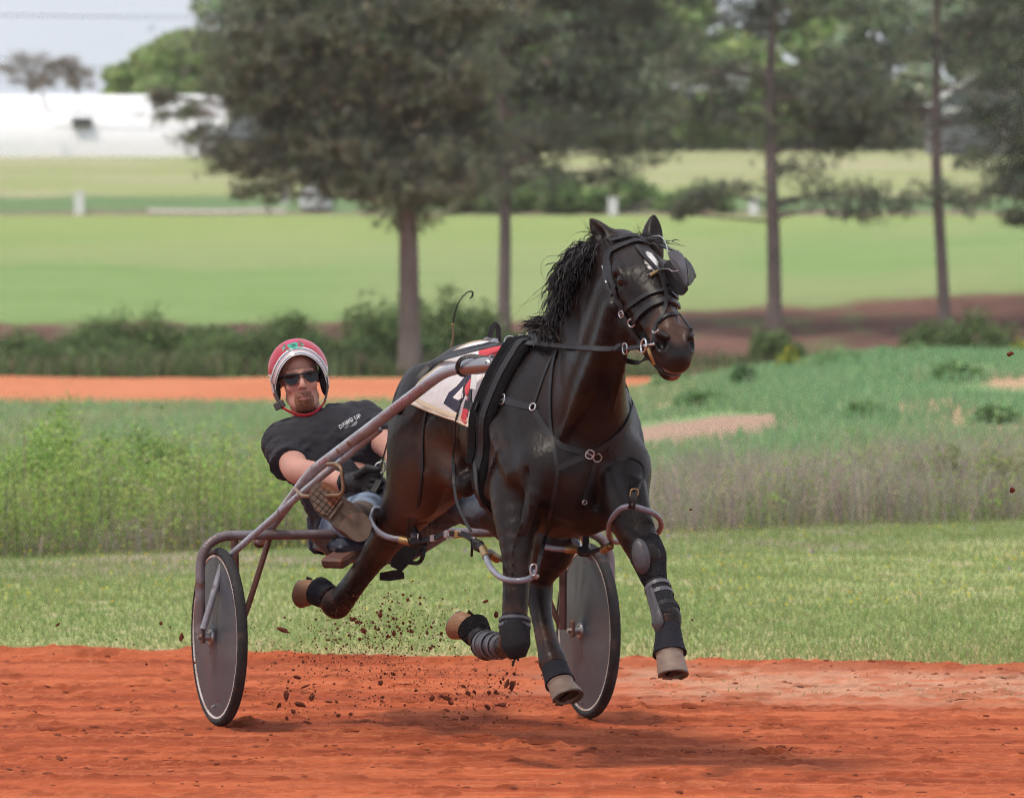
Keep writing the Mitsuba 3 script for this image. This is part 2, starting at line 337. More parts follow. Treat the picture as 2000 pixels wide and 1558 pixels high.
mat('clay_far', princ(mikit.proc(lambda p, n, uv: mix((.37, .125, .062), (.44, .175, .095), fbm(p.x*.5, p.y*.12, 0, 4))), .95, .1))
put(thing('far_dirt_track', kind='structure'), sheet(axis_lines([(-120, -14, 3), (-14, 14, .35), (14, 121, 3)]), np.arange(90, 123.1, .5), far_z), 'm_clay_far', True)

# ---------------------------------------------------------------- grass, weeds, flowers
def leafmat(name, rough=.55, trans=.5, col=VC): return mat(name, {'type': 'principledthin', 'base_color': col, 'roughness': rough, 'diff_trans': trans, 'specular': .0, 'spec_trans': 0.0} if False else {'type': 'principledthin', 'base_color': col, 'roughness': rough, 'diff_trans': trans*1.3})
leafmat('blade', .6, .7)
def blades(pos, hgt, wid, lean, cols, seed, tip=.15, segs=2, zf=height):
    """One mesh of bent grass blades: three triangles each."""
    r = np.random.default_rng(seed); n = len(pos); a = r.uniform(0, 2*np.pi, n); d = np.stack([np.cos(a), np.sin(a), 0*a], 1); sd = np.stack([-np.sin(a), np.cos(a), 0*a], 1)
    z = zf(pos[:, 0], pos[:, 1]) - .01; b = np.c_[pos, z]; l = (lean*r.uniform(.2, 1, n)*hgt)[:, None]*d; h = hgt[:, None]*np.array([0, 0, 1.0])
    w = (wid/2)[:, None]*sd
    v = np.stack([b - w, b + w, b + l*.35 + h*.6 - w*.8, b + l*.35 + h*.6 + w*.8, b + l + h*.98], 1).reshape(-1, 3)
    i = np.arange(n)[:, None]*5; f = np.concatenate([i + np.array([[0, 1, 3]]), i + np.array([[0, 3, 2]]), i + np.array([[2, 3, 4]])], 1).reshape(-1, 3)
    return trimesh.Trimesh(v, f, process=False), np.repeat(cols, 5, 0)
def palette(n, cols, w, seed, jit=.25):
    r = np.random.default_rng(seed); c = np.array(cols)[r.choice(len(cols), n, p=np.array(w)/sum(w))]
    return np.clip(c*(1 + jit*r.normal(size=(n, 1))) * (1 + .08*r.normal(size=(n, 3))), .01, .8)
def stuff(name, label, cat, m, me, col): put(thing(name, label, cat, kind='stuff'), me, m, False, color=col)
# meadow between the track and the weeds
n = 210000; yy = 29.2 + 22*rng.random(n)**1.35; xx = (rng.random(n) - .5)*(.172*yy + 2.0)
dens = vf(xx*.6, yy*.35, 3, 50); edge = TRK_Y(xx) + .4*(vf(xx*1.5, yy*1.5, 3, 51) - .5)
k = (yy > edge + .9*rng.random(n)**2) & (rng.random(n) < .35 + 1.1*dens); xx, yy = xx[k], yy[k]; n = len(xx)
hg = (.018 + .036*rng.random(n))*(.6 + .9*vf(xx*.8, yy*.5, 3, 52)); hg *= .5 + .5*sst(0, 2.0, yy - TRK_Y(xx))
c = palette(n, [(.30, .385, .145), (.345, .415, .165), (.40, .41, .21), (.25, .345, .125)], [5, 4, 1.6, 2], 53, .10)
me, cv = blades(np.c_[xx, yy], hg, .004 + .004*rng.random(n), 1.3, c, 54); stuff('meadow_grass', 'short sunlit meadow grass beyond the edge of the red track', 'grass', 'm_blade', me, cv)
# sparse tufts creeping onto the pale strip of the track
n = 9000; xx = .5 + 4.2*rng.random(n)**.7; yy = 26.0 + 3.4*rng.random(n); q = vf(xx*1.6, yy*2.6, 3, 60); k = (q > .56) & (yy < TRK_Y(xx) - .2) & (yy + .28*xx > 26.9); xx, yy = xx[k], yy[k]; n = len(xx)
c = palette(n, [(.20, .28, .08), (.32, .30, .14)], [3, 2], 61)
me, cv = blades(np.c_[xx, yy], .008 + .018*rng.random(n), .004 + .003*rng.random(n), 1.6, c, 62, zf=track_z); stuff('track_edge_grass', 'sparse green tufts on the pale sandy strip at the right of the track', 'grass', 'm_blade', me, cv)
# longer grass of the infield and the green mound
n = 150000; yy = 50 + 58*rng.random(n)**1.1; xx = (rng.random(n) - .5)*(.18*yy + 4)
q = vf(xx*.55 + 7, yy*.16, 3, 71); k = (yy > 47 + .95*xx*0 + 6*vf(xx, yy*.3, 2, 72)) & (q < .66) & (yy < 93 + 6*sst(-4, 6, xx)); xx, yy, q = xx[k], yy[k], q[k]; n = len(xx)
lush = sst(.5, 4, xx)*sst(54, 66, yy); k = ((xx - 1.75)/1.0)**2 + ((yy - 69.5)/4.0)**2 > .95 + 1.4*(vf(xx*1.3, yy*.4, 3, 76) - .5); xx, yy, lush = xx[k], yy[k], lush[k]; n = len(xx)
c = palette(n, [(.31, .45, .21), (.37, .48, .25), (.47, .47, .30)], [4, 4, 2], 73, .15); c = c*(1 - .5*lush[:, None]) + lush[:, None]*.5*np.array([.22, .46, .24])
me, cv = blades(np.c_[xx, yy], (.06 + .12*rng.random(n))*(.5 + 1.1*vf(xx*.7, yy*.25, 3, 74)), .010 + .010*rng.random(n), .7, c, 75); stuff('infield_grass', 'lush longer grass on the infield and the green mound at right', 'grass', 'm_blade', me, cv)
# dry brown weeds in a strip
def weedline(x): return 43.6 + .95*x
n = 30000; xx = rng.uniform(-6.2, 6.2, n); off = rng.random(n)**1.2*9; yy = weedline(xx) + off; q = vf(xx*.9, yy*.5, 3, 80)
k = (q > .36) & ~((xx < -1.45) & (q < .5)); xx, yy, off = xx[k], yy[k], off[k]; n = len(xx)
right = sst(.4, 1.6, xx)
hg = (.22 + .36*rng.random(n))*(.15 + 1.7*np.clip(vf(xx*1.3, yy*.6, 3, 81) - .18, 0, 1))*(.75 + .35*right)*(1 - .25*sst(4.4, 6, xx))
c = palette(n, [(.460, .380, .345), (.345, .276, .265), (.552, .483, .368), (.310, .391, .172)], [4, 3, 2, 2.6], 82, .15)
me, cv = blades(np.c_[xx, yy], hg, .004 + .005*rng.random(n), .95, c, 83)
i = rng.choice(n, 26000); tw = np.c_[xx[i], yy[i]] + rng.normal(size=(26000, 2))*.03   # side twigs
b0 = np.c_[tw, height(tw[:, 0], tw[:, 1]) + hg[i]*rng.uniform(.3, .95, 26000)]; dirv = unit(rng.normal(size=(26000, 3)) + [0, 0, .5])*rng.uniform(.04, .13, (26000, 1)); wv = unit(np.cross(dirv, rng.normal(size=(26000, 3))))*.0035
tm = trimesh.Trimesh(np.stack([b0 - wv, b0 + wv, b0 + dirv], 1).reshape(-1, 3), np.arange(78000).reshape(-1, 3), process=False)
stuff('dry_weeds', 'strip of dry brown weeds along the far side of the meadow', 'weeds', 'm_blade', cat_([me, tm]), np.vstack([cv, np.repeat(c[i], 3, 0)]))
# loose leafy weeds, thick at left, in patches elsewhere
n = 3900; xx = np.where(rng.random(n) < .62, rng.uniform(-4.6, -1.15, n), rng.uniform(-1.2, 5.2, n)); yy = weedline(xx) + .1 + rng.random(n)**1.3*np.where(xx < -1.1, 5.5, 6.5); q = vf(xx*1.1, yy*.5, 3, 84); k = (q > np.where(xx < -1.3, .30, np.where(xx > 3.0, .42, .55))); xx, yy, q = xx[k], yy[k], q[k]; n = len(xx)
hg = (.30 + .45*rng.random(n))*(.25 + 1.35*np.clip(vf(xx*.9, yy*.5, 3, 85) - .1, 0, 1))*np.where(xx < -1.3, 1.12, .72); m = 17; u = rng.random((n, m))**.75; cen = np.stack([xx[:, None] + .16*u*rng.normal(size=(n, 1)) + .055*rng.normal(size=(n, m)), yy[:, None] + .055*rng.normal(size=(n, m)), height(xx, yy)[:, None] + hg[:, None]*u], -1).reshape(-1, 3); dd_ = unit(rng.normal(size=(n*m, 3)) + [0, 0, .5]); r_ = np.random.default_rng(86)
cw = np.repeat(palette(n, [(0.391, 0.545, 0.147), (0.483, 0.592, 0.196), (0.299, 0.426, 0.127), (0.506, 0.474, 0.274)], [4, 3, 3, 1.4], 87, .2), m, 0); uu_ = unit(np.cross(dd_, r_.normal(size=(n*m, 3)))); w2 = np.cross(dd_, uu_); sz = .021*r_.uniform(.5, 1.2, (n*m, 1))
v = np.stack([cen - uu_*sz, cen - w2*sz*.4, cen + uu_*sz, cen + w2*sz*.4], 1).reshape(-1, 3); i4 = np.arange(n*m)[:, None]*4; ml = trimesh.Trimesh(v, np.concatenate([i4 + [[0, 1, 2]], i4 + [[0, 2, 3]]], 1).reshape(-1, 3), process=False)
mb, cb = blades(np.c_[xx, yy], hg*1.02, .006 + .004*rng.random(n), .3, palette(n, [(.30, .36, .15), (.36, .33, .22)], [2, 1], 88), 89)
stuff('leafy_weeds', 'loose tall yellow green weeds between the meadow and the infield, thickest at left', 'weeds', 'm_blade', cat_([ml, mb]), np.vstack([np.repeat(cw, 4, 0), cb]))
# little flowers in the meadow
def flowers(name, label, cols, n, seed, size, ymin):
    r = np.random.default_rng(seed); yy = ymin + (50 - ymin)*r.random(n); xx = (r.random(n) - .5)*(.172*yy + 1); k = vf(xx*.7, yy*.4, 3, seed) > .44; xx, yy = xx[k], yy[k]; m = len(xx)
    cpt = np.c_[xx, yy, height(xx, yy) + .05 + .05*r.random(m)]; a = unit(r.normal(size=(m, 3)) + [0, -1.0, 1.0]); u = unit(np.cross(a, [0, .3, 1.0])); w = np.cross(a, u); t = np.arange(5)*2*np.pi/5
    v = np.concatenate([cpt[:, None], cpt[:, None] + size*(r.uniform(.6, 1.2, (m, 1, 1)))*(np.cos(t)[None, :, None]*u[:, None] + np.sin(t)[None, :, None]*w[:, None])], 1).reshape(-1, 3)
    f = (np.arange(m)[:, None, None]*6 + np.array([[0, 1 + j, 1 + (j + 1) % 5] for j in range(5)])[None]).reshape(-1, 3)
    stuff(name, label, 'flowers', 'm_blade', trimesh.Trimesh(v, f, process=False), np.repeat(palette(m, cols, [1]*len(cols), seed, .1), 6, 0))
flowers('yellow_flowers', 'tiny yellow flowers scattered through the meadow grass', [(.75, .58, .06), (.7, .62, .15)], 1900, 90, .008, 33)
flowers('purple_flowers', 'few small purple flowers dotted in the meadow grass', [(.45, .28, .6)], 45, 91, .011, 36)

# ---------------------------------------------------------------- bushes and trees
def leaf_cloud(cen, nrm, size, cols, seed, asp=.55):
    """Two-triangle leaves at the given centres."""
    r = np.random.default_rng(seed); n = len(cen); d = unit(nrm + .9*r.normal(size=(n, 3))); u = unit(np.cross(d, r.normal(size=(n, 3)))); w = np.cross(d, u); s = (size*r.uniform(.6, 1.3, n))[:, None]
    v = np.stack([cen - u*s, cen - w*s*asp + d*s*.12, cen + u*s, cen + w*s*asp + d*s*.12], 1).reshape(-1, 3); i = np.arange(n)[:, None]*4
    return trimesh.Trimesh(v, np.concatenate([i + [[0, 1, 2]], i + [[0, 2, 3]]], 1).reshape(-1, 3), process=False), np.repeat(cols, 4, 0)
def shell_points(lobes, n, r, inner=.55):
    """Points in the outer part of a union of ellipsoid lobes (centre, radii), thinned by noise so gaps stay."""
    w = np.array([l[1][0]*l[1][2] for l in lobes]); pick = r.choice(len(lobes), n, p=w/w.sum()); C = np.array([l[0] for l in lobes])[pick]; R = np.array([l[1] for l in lobes])[pick]
    d = unit(r.normal(size=(n, 3))); rad = inner + (1.05 - inner)*r.random(n)**.6
    return C + d*R*rad[:, None], d
leafmat('leaf', .5, .6)
mat('bark', bump(princ(mikit.proc(lambda p, n, uv: mix((.125, .10, .095), (.24, .195, .18), fbm(p.x*8, p.y*8, p.z*2.2, 4))), .9, .15), lambda p, n, uv: fbm(p.x*14, p.y*14, p.z*4, 3), .03))
def shrub(name, label, px, Y, wpx, ytop, ybase, cols, wts, n, leaf, seed, group=None, cat='bush'):
    r = np.random.default_rng(seed); c = J(px, ybase, Y); zb = float(height(c[0], Y)); wd = wpx*Y/F/2; hh = max((ybase - ytop)*Y/F, .2); lobes = []
    for i in range(16):
        a, q = r.uniform(-1, 1), r.uniform(-.6, .6); h = hh*(1 - .35*a*a)*r.uniform(.45, 1.05)
        lobes.append((np.array([c[0] + a*wd*.85, Y + q*wd, zb + h*.52]), np.array([wd*r.uniform(.12, .34), wd*r.uniform(.2, .4), h*.52])))
    pts, d = shell_points(lobes, n, r, .3); pts += .55*hh*(meshkit.fbm(pts*5/hh, 3, seed)[:, None] - .5)*d + .03*hh*r.normal(size=pts.shape)
    g = meshkit.fbm(pts*3.2/hh, 3, seed + 1); k = g > .40; pts, d = pts[k], d[k]
    key = thing(name, label, cat, group); me, cv = leaf_cloud(pts, d + [0, 0, .4], leaf, palette(len(pts), cols, wts, seed), seed)
    part(key, 'foliage', me, 'm_leaf', False, color=cv)
    st = [tube([[c[0] + r.normal()*wd*.15, Y + r.normal()*wd*.1, zb - .05], l[0]*.5 + np.array([c[0], Y, zb + .2*hh])*.5 + r.normal(size=3)*.05*hh, l[0] + [0, 0, l[1][2]*.6]], [leaf*.45, leaf*.15], 5, smooth=3) for l in lobes]
    part(key, 'stem', st, 'm_bark', True)
    return key
GR1 = [(.333, .499, .141), (.435, .576, .192), (.243, .371, .115)]
shrub('bush', 'bright green leafy bush at the left edge of the picture behind the meadow', 90, 44, 430, 800, 1085, GR1, [3, 3, 2], 22000, .017, 201)
shrub('bush', 'darker green bush right of the leftmost bush, left of the driver', 330, 45, 290, 845, 1065, [(.263, .400, .138), (.362, .475, .188), (.188, .300, .100)], [3, 2, 2], 15000, .017, 202)
shrub('bush', 'low olive green bush at the right edge among the dry weeds', 1880, 50.5, 260, 885, 1000, [(.27, .34, .10), (.34, .38, .13), (.20, .23, .09)], [3, 2, 2], 10000, .018, 203)
shrub('bush', 'small fresh green bush in the dry weeds right of the horse', 1600, 52, 130, 890, 950, GR1, [3, 2, 2], 3500, .018, 204)
DK = [(0.172, 0.252, 0.106), (0.236, 0.326, 0.139), (0.122, 0.180, 0.083)]
for i, (px, w, t, lab) in enumerate([(60, 300, 640, 'dark green bank shrub at the far left beyond the far track'), (250, 280, 612, 'tall-topped bank shrub second from the left beyond the far track'), (420, 260, 655, 'rounded bank shrub left of the driver beyond the far track'),
        (560, 250, 640, 'bank shrub directly behind the red helmet'), (690, 230, 590, 'dark spiky bank shrub just left of the thickest pine trunk'), (850, 190, 580, 'dark bank shrub right of the thickest pine trunk'),
        (1000, 160, 650, 'low bank shrub behind the horse at the second pine trunk')]):
    shrub('bank_shrub', lab, px, 124.6 + (i % 3)*1.6, w*1.6, t + 12, 744, DK, [3, 2, 2], 15000, .055, 220 + i, 'shrubs along the foot of the bank')
shrub('bank_shrub', 'low bank shrub at the foot of the pine right of the horse', 1510, 131, 170, 650, 720, DK, [3, 2, 2], 4500, .05, 231, 'shrubs along the foot of the bank')
shrub('bank_shrub', 'bank shrub at the foot of the rightmost slim pine', 1870, 133, 260, 600, 700, DK, [3, 2, 2], 6500, .05, 232, 'shrubs along the foot of the bank')
for i, (px, Y, yt, yb, lab) in enumerate([(1545, 84, 690, 735, 'yellow blooming weed clump on the green mound nearest the horse'), (1990, 86, 655, 690, 'yellow blooming weed clump at the far right edge of the mound'), (1455, 80, 700, 755, 'small green weed clump on the mound just right of the horse head')]):
    shrub('weed_clump', lab, px, Y, 60, yt, yb, [(.62, .52, .06), (.2, .3, .07)] if i < 2 else [(.16, .28, .12), (.10, .2, .08)], [2, 2], 700, .022, 240 + i, cat='weed')
n = 26000; yy = 121 + 11*rng.random(n); xx = rng.uniform(-11, 11.5, n); q = vf(xx*.35, yy*.25, 3, 95); k = (q > .40 + .12*sst(1.5, 5, xx)) ; xx, yy = xx[k], yy[k]; n = len(xx)
me, cv = blades(np.c_[xx, yy], (.16 + .38*rng.random(n))*(1 - .5*sst(.5, 4, xx))*(.5 + vf(xx*.7, yy*.5, 3, 99)), .03 + .03*rng.random(n), .7, palette(n, [(0.158, 0.211, 0.095), (0.221, 0.264, 0.126), (0.274, 0.221, 0.158)], [3, 2, 1.2], 96), 97); stuff('bank_undergrowth', 'tangled green undergrowth along the foot of the bank beyond the far track', 'undergrowth', 'm_blade', me, cv)
# crumbs of earth lying on the track
n = 3600; yy = 21.3 + 8.2*rng.random(n)**.8; xx = rng.uniform(-2.9, 2.9, n); k = vf(xx*.8, yy*3.2, 3, 98) > .50; xx, yy = xx[k], yy[k]; n = len(xx); r = (.003 + .011*rng.random(n)**3)[:, None, None]; cc_ = np.c_[xx, yy, track_z(xx, yy)]
t = trimesh.creation.icosahedron(); tv, tf = np.asarray(t.vertices), np.asarray(t.faces); v = cc_[:, None] + tv[None]*r*rng.uniform(.5, 1.3, (n, 1, 3))*np.array([1.3, 1, .7]); me = trimesh.Trimesh(v.reshape(-1, 3), (np.arange(n)[:, None, None]*len(tv) + tf[None]).reshape(-1, 3), process=False)
mat('crumb', princ((.20, .058, .032), .95, .1)); put(thing('dirt_crumbs', 'loose dark crumbs of earth scattered over the red track', 'crumbs', kind='stuff'), me, 'm_crumb', False)
for i, (px, Y, yt, yb, lab) in enumerate([(1310, 88, 748, 778, 'low green clump on the infield just right of the horse neck'), (1375, 76, 745, 775, 'low green clump left of the bare patch on the infield'), (1640, 82, 692, 728, 'tall green clump on the crest of the mound left of its middle'), (1765, 84, 684, 716, 'tall green clump on the crest of the mound right of its middle'), (1870, 74, 735, 775, 'dark green clump on the near slope of the mound at right'), (1690, 68, 775, 812, 'dark green clump at the foot of the mound above the dry weeds'), (1945, 66, 780, 820, 'green clump at the foot of the mound by the right edge')]):
    shrub('grass_clump', lab, px, Y, 110, yt, yb, [(.27, .43, .20), (.35, .50, .25), (.21, .35, .15)], [2, 2, 2], 2600, .03, 260 + i, 'green clumps on the mound', cat='clump')
# stakes of old stems
mat('stalk', princ((.34, .26, .18), .9, .1))
for px, Y, yt, yb, lab in [(42, 43, 850, 1075, 'tall pale dead stalk standing at the left edge before the bright bush'), (1432, 47.5, 925, 1015, 'pale dead stalk standing in the weeds right of the horse'), (1281, 46.5, 905, 1010, 'pale dead stalk beside the horse shoulder'), (385, 44, 900, 1075, 'pale dead stalk before the darker green bush')]:
    a, b = J(px, yb + 8, Y), J(px + 6, yt, Y); solo('dead_stalk', tube([a, (a + b)/2 + [.01, 0, 0], b], [.011, .008, .004], 6), 'm_stalk', lab, 'stalk', 'dead stalks')

leafmat('needle', .6, .35)
def pine(label, px, py, Y, wpx, top, lean, lobes, ntuft, seed, group='pine trees along the bank', low=None):
    """lobes: (px, py, half width px, half height px) of the crown's masses as they stand at the trunk's distance."""
    r = np.random.default_rng(seed); key = thing('pine_tree', label, 'tree', group); b = J(px, py, Y); b[2] = float(height(b[0], Y)) - .1; s = Y/F; t = J(px + lean, 0, Y); t[2] = top
    lobes = [l for l in lobes if not (1835 < l[0] < 1940 and 110 < l[1] < 205)]; w = wpx*s/2; ax = lambda u: b + (t - b)*u + np.array([.12*math.sin(u*7 + seed), .1*math.sin(u*5 + 2*seed), 0])*u
    us = np.linspace(0, 1, 12); part(key, 'trunk', tube([ax(u) for u in us], [w*1.35] + [w*(1.02 - .62*u) for u in us[1:]], 14, smooth=3), 'm_bark', True)
    tc, td, limbs = [], [], []
    for (lx, ly, hw, hh) in lobes:
        c = J(lx, ly, Y) + [0, r.uniform(-.7, .7)*hw*s, 0]; R = np.array([hw*s, hw*s*.8, hh*s]); n = int(.50*ntuft*(hw*hh)**.85/900)
        u = np.clip((c[2] - b[2] - .10*np.linalg.norm((c - ax(.5))[:2]))/(t[2] - b[2]), .12, .97); a = ax(u)
        limbs.append(tube([a, a*.45 + c*.55 + [0, 0, .15*np.linalg.norm(c - a)*r.uniform(-.3, 1)], c + [0, 0, -.1*R[2]]], [w*.26, w*.16, w*.06], 6, smooth=5))
        m = max(6, n//14); ends = c + unit(r.normal(size=(m, 3)))*R*(r.random((m, 1))**.45)
        for e in ends:
            if r.random() < .5: limbs.append(tube([c*.7 + a*.3, c*.35 + e*.65 + r.normal(size=3)*.12, e], [w*.09, w*.05, w*.02], 4, smooth=3))
            q = e + r.normal(size=(14, 3))*np.array([.34, .34, .13])*min(1, R[0]); tc.append(q); td.append(unit(q - c + [0, 0, .25]))
    tc, td = np.vstack(tc), np.vstack(td); nn = len(tc); K = 11
    d = unit(td[:, None]*.7 + r.normal(size=(nn, K, 3))*.75); wv = unit(np.cross(d, r.normal(size=(nn, K, 3))))*.0095; L = r.uniform(.12, .25, (nn, K, 1)); o = np.repeat(tc[:, None], K, 1)
    v = np.stack([o - wv, o + wv, o + d*L], 2).reshape(-1, 3); cv = np.repeat(palette(nn, [(0.224, 0.262, 0.192), (0.291, 0.320, 0.230), (0.168, 0.196, 0.152), (0.314, 0.303, 0.230)], [4, 3, 3, 1], seed), K*3, 0)
    part(key, 'crown', trimesh.Trimesh(v, np.arange(len(v)).reshape(-1, 3), process=False), 'm_needle', False, color=cv)
    part(key, 'limb', limbs, 'm_bark', True, kind='stuff')
    return key
def lob(seed, boxes):
    r = np.random.default_rng(seed); out = []
    for x0, x1, y0, y1, n in boxes:
        for _ in range(int(n*1.75)): out.append((r.uniform(x0, x1), r.uniform(y0, y1), r.uniform(40, 95), r.uniform(20, 44)))
    return out
pine('broad dark pine with the thickest trunk and the widest crown, left of the horse', 803, 738, 121.8, 46, 8.5, -30,
     lob(1, [(480, 960, -150, 60, 24), (470, 960, 40, 180, 24), (500, 950, 160, 290, 22), (520, 920, 280, 350, 11), (620, 880, 340, 400, 7)]) + [(345, 215, 44, 20), (395, 265, 52, 24), (440, 300, 56, 26), (470, 335, 52, 24), (322, 195, 24, 26), (505, 372, 56, 20)], 430, 301)
pine('slim pine with a straight trunk directly behind the horse back', 983, 700, 138, 27, 9.6, 5,
     lob(2, [(880, 1280, -150, 40, 16), (960, 1280, 40, 180, 14), (1000, 1290, 160, 300, 9), (930, 1090, 290, 350, 3)]) + [(1050, 345, 60, 22), (1180, 352, 52, 22), (1240, 300, 60, 24)], 235, 302)
pine('tall slim pine right of the horse with bare lower trunk', 1512, 705, 137, 30, 9.6, -6,
     lob(3, [(1330, 1640, -150, -20, 7), (1300, 1420, 100, 250, 5), (1540, 1700, 120, 300, 7), (1400, 1700, 0, 90, 4)]) + [(1440, 250, 70, 26), (1580, 330, 76, 30), (1430, 370, 56, 18), (1360, 392, 42, 18), (1690, 385, 70, 28), (1660, 412, 50, 20), (1590, 388, 60, 20), (1330, 415, 20, 14)], 230, 303)
pine('slim pine near the right edge leaning slightly left', 1846, 690, 137, 25, 9.6, -32,
     lob(4, [(1700, 2000, -150, -10, 9), (1640, 1780, 110, 260, 5), (1880, 2010, 150, 290, 6), (1720, 1980, 0, 110, 5)]) + [(1720, 390, 70, 24), (1800, 380, 60, 20), (1920, 390, 66, 20), (1985, 375, 50, 26), (1900, 300, 60, 24)], 230, 304)
pine('pine at the right edge of the picture, only its branches in view', 2075, 690, 139, 30, 9.8, 0,
     lob(5, [(1930, 2150, -150, 60, 10), (1950, 2150, 60, 260, 9), (1960, 2120, 260, 400, 6)]) + [(1985, 425, 40, 22)], 250, 305)

def broad_tree(label, px, Y, hw, ytop, ybot, cols, wts, n, leaf, seed, group, gap=.42, inner=.5, bare=False, cat='tree'):
    r = np.random.default_rng(seed); key = thing('bare_tree' if bare else 'background_tree', label, cat, group); c = J(px, 0, Y); zb = float(height(c[0], Y)); s = Y/F; zt = J(px, ytop, Y)[2]; zl = max(J(px, ybot, Y)[2], zb + .3); H = zt - zl; lobes = []
    for i in range(15):
        u = r.random(); a = r.uniform(-1, 1)*math.sqrt(max(.1, 1 - (2*u - .9)**2)); lobes.append((np.array([c[0] + a*hw*s*.7, Y + r.uniform(-.6, .6)*hw*s, zl + H*(.12 + .72*u)]), np.array([hw*s*r.uniform(.28, .44), hw*s*.4, H*r.uniform(.12, .2)])))
    limbs = [tube([[c[0], Y, zb - .2], [c[0], Y, zl*.5 + zb*.5], [c[0] + .1, Y, zl + .6*H]], [.022*hw*s + .08, .02*hw*s + .06, .03], 8, smooth=3)]
    for l in lobes: limbs.append(tube([[c[0], Y, zl + .25*(l[0][2] - zl)], (l[0] + [c[0], Y, zl + .4*(l[0][2] - zl)])/2, l[0]], [.07, .05, .02], 5, smooth=3))
    if bare:
        for l in lobes:
            for _ in range(n): e = l[0] + unit(r.normal(size=3) + [0, 0, .5])*l[1]*r.uniform(.7, 1.3); limbs.append(tube([l[0]*.9 + np.array([c[0], Y, l[0][2] - .1*H])*.1, (l[0] + e)/2 + r.normal(size=3)*.05*H, e], [.035, .02, .008], 3, smooth=2))
        part(key, 'trunk', limbs[:1], 'm_bare', True); part(key, 'branch', limbs[1:], 'm_bare', True, kind='stuff'); return
    part(key, 'trunk', limbs, 'm_bark', True); pts, d = shell_points(lobes, n, r, inner); g = meshkit.fbm(pts*2.2/(hw*s), 3, seed); k = g > gap; pts, d = pts[k], d[k]
    me, cv = leaf_cloud(pts, d + [0, 0, .3], leaf, palette(len(pts), cols, wts, seed, .3), seed); part(key, 'crown', me, 'm_leaf', False, color=cv)
mat('bare', princ((.30, .25, .23), .9, .1))
FRESH = [(0.384, 0.504, 0.204), (0.468, 0.576, 0.264), (0.288, 0.396, 0.168)]; GREY = [(0.324, 0.396, 0.252), (0.396, 0.456, 0.312), (0.240, 0.300, 0.192)]
broad_tree('fresh green domed tree behind the white building at left', 385, 345, 175, 52, 190, FRESH, [3, 3, 2], 9000, .34, 401, None, .36)
broad_tree('small fresh green tree at the lower left of the domed tree', 255, 350, 70, 118, 195, FRESH, [3, 3, 2], 3000, .30, 402, None, .36)
for i, (px, hw, yt, yb, lab) in enumerate([(60, 95, 92, 185, 'leafless grey tree at the far left behind the white building'), (150, 55, 98, 182, 'slim leafless grey tree right of the leftmost leafless tree')]): broad_tree(lab, px, 352, hw, yt, yb, None, None, 26, 0, 410 + i, 'leafless trees behind the white building', bare=True)
for i, (px, Y, hw, yt, yb, cl, lab) in enumerate([(560, 372, 200, -140, 300, GREY, 'grey green tree far behind the broad pine'), (800, 360, 190, -60, 330, GREY, 'far tree standing behind the thickest pine trunk'), (1010, 366, 180, -120, 330, FRESH, 'far tree behind the second pine trunk'),
        (1190, 358, 170, -40, 330, GREY, 'far tree above the horse head'), (1350, 372, 170, -60, 320, FRESH, 'pale fresh green far tree left of the third pine trunk'), (1560, 364, 190, -50, 310, FRESH, 'fresh green far tree behind the third pine trunk'),
        (1740, 360, 170, -60, 300, GREY, 'far tree between the two right pine trunks'), (1930, 368, 190, -100, 300, GREY, 'far tree at the right edge behind the building')]):
    broad_tree(lab, px, Y, hw, yt, yb, cl, [3, 2, 2], 7500, .42, 420 + i, 'trees of the far tree line', .40, .35)
r = np.random.default_rng(470); n = 26000; pxs = r.uniform(440, 2300, n); Yw = 384 + 8*r.random(n); xw = (pxs - 1000)/F*Yw; top = 175 + 70*(meshkit.fbm(np.stack([pxs/90., pxs*0, pxs*0], -1), 3, 4) - .5)*2; zg = height(xw, Yw); zt = CAMZ + (560 - top)*Yw/F; zw = zg + (zt - zg)*r.random(n)**.8; cw_ = np.c_[xw, Yw, zw]
me, cv = leaf_cloud(cw_, unit(r.normal(size=(n, 3)) + [0, -1, .6]), .42, palette(n, [(.26, .31, .20), (.32, .37, .23), (.20, .245, .16)], [3, 2, 2], 471), 472); stuff('distant_woods', 'pale green understory of the distant woods beyond the field', 'woods', 'm_leaf', me, cv)
for i, (px, w, yt) in enumerate([(930, 150, 350), (1080, 170, 352), (1230, 170, 358), (1370, 150, 372)]):
    shrub('hedge_bush', ['hedge bush left of the far white posts behind the second pine', 'second hedge bush from the left behind the horse ears', 'hedge bush between the two far white posts', 'lowest hedge bush at the third pine trunk'][i], px, 263, w, yt, 425, [(0.210, 0.330, 0.135), (0.285, 0.390, 0.165)], [2, 2], 3500, .13, 440 + i, 'hedge at the top of the field')
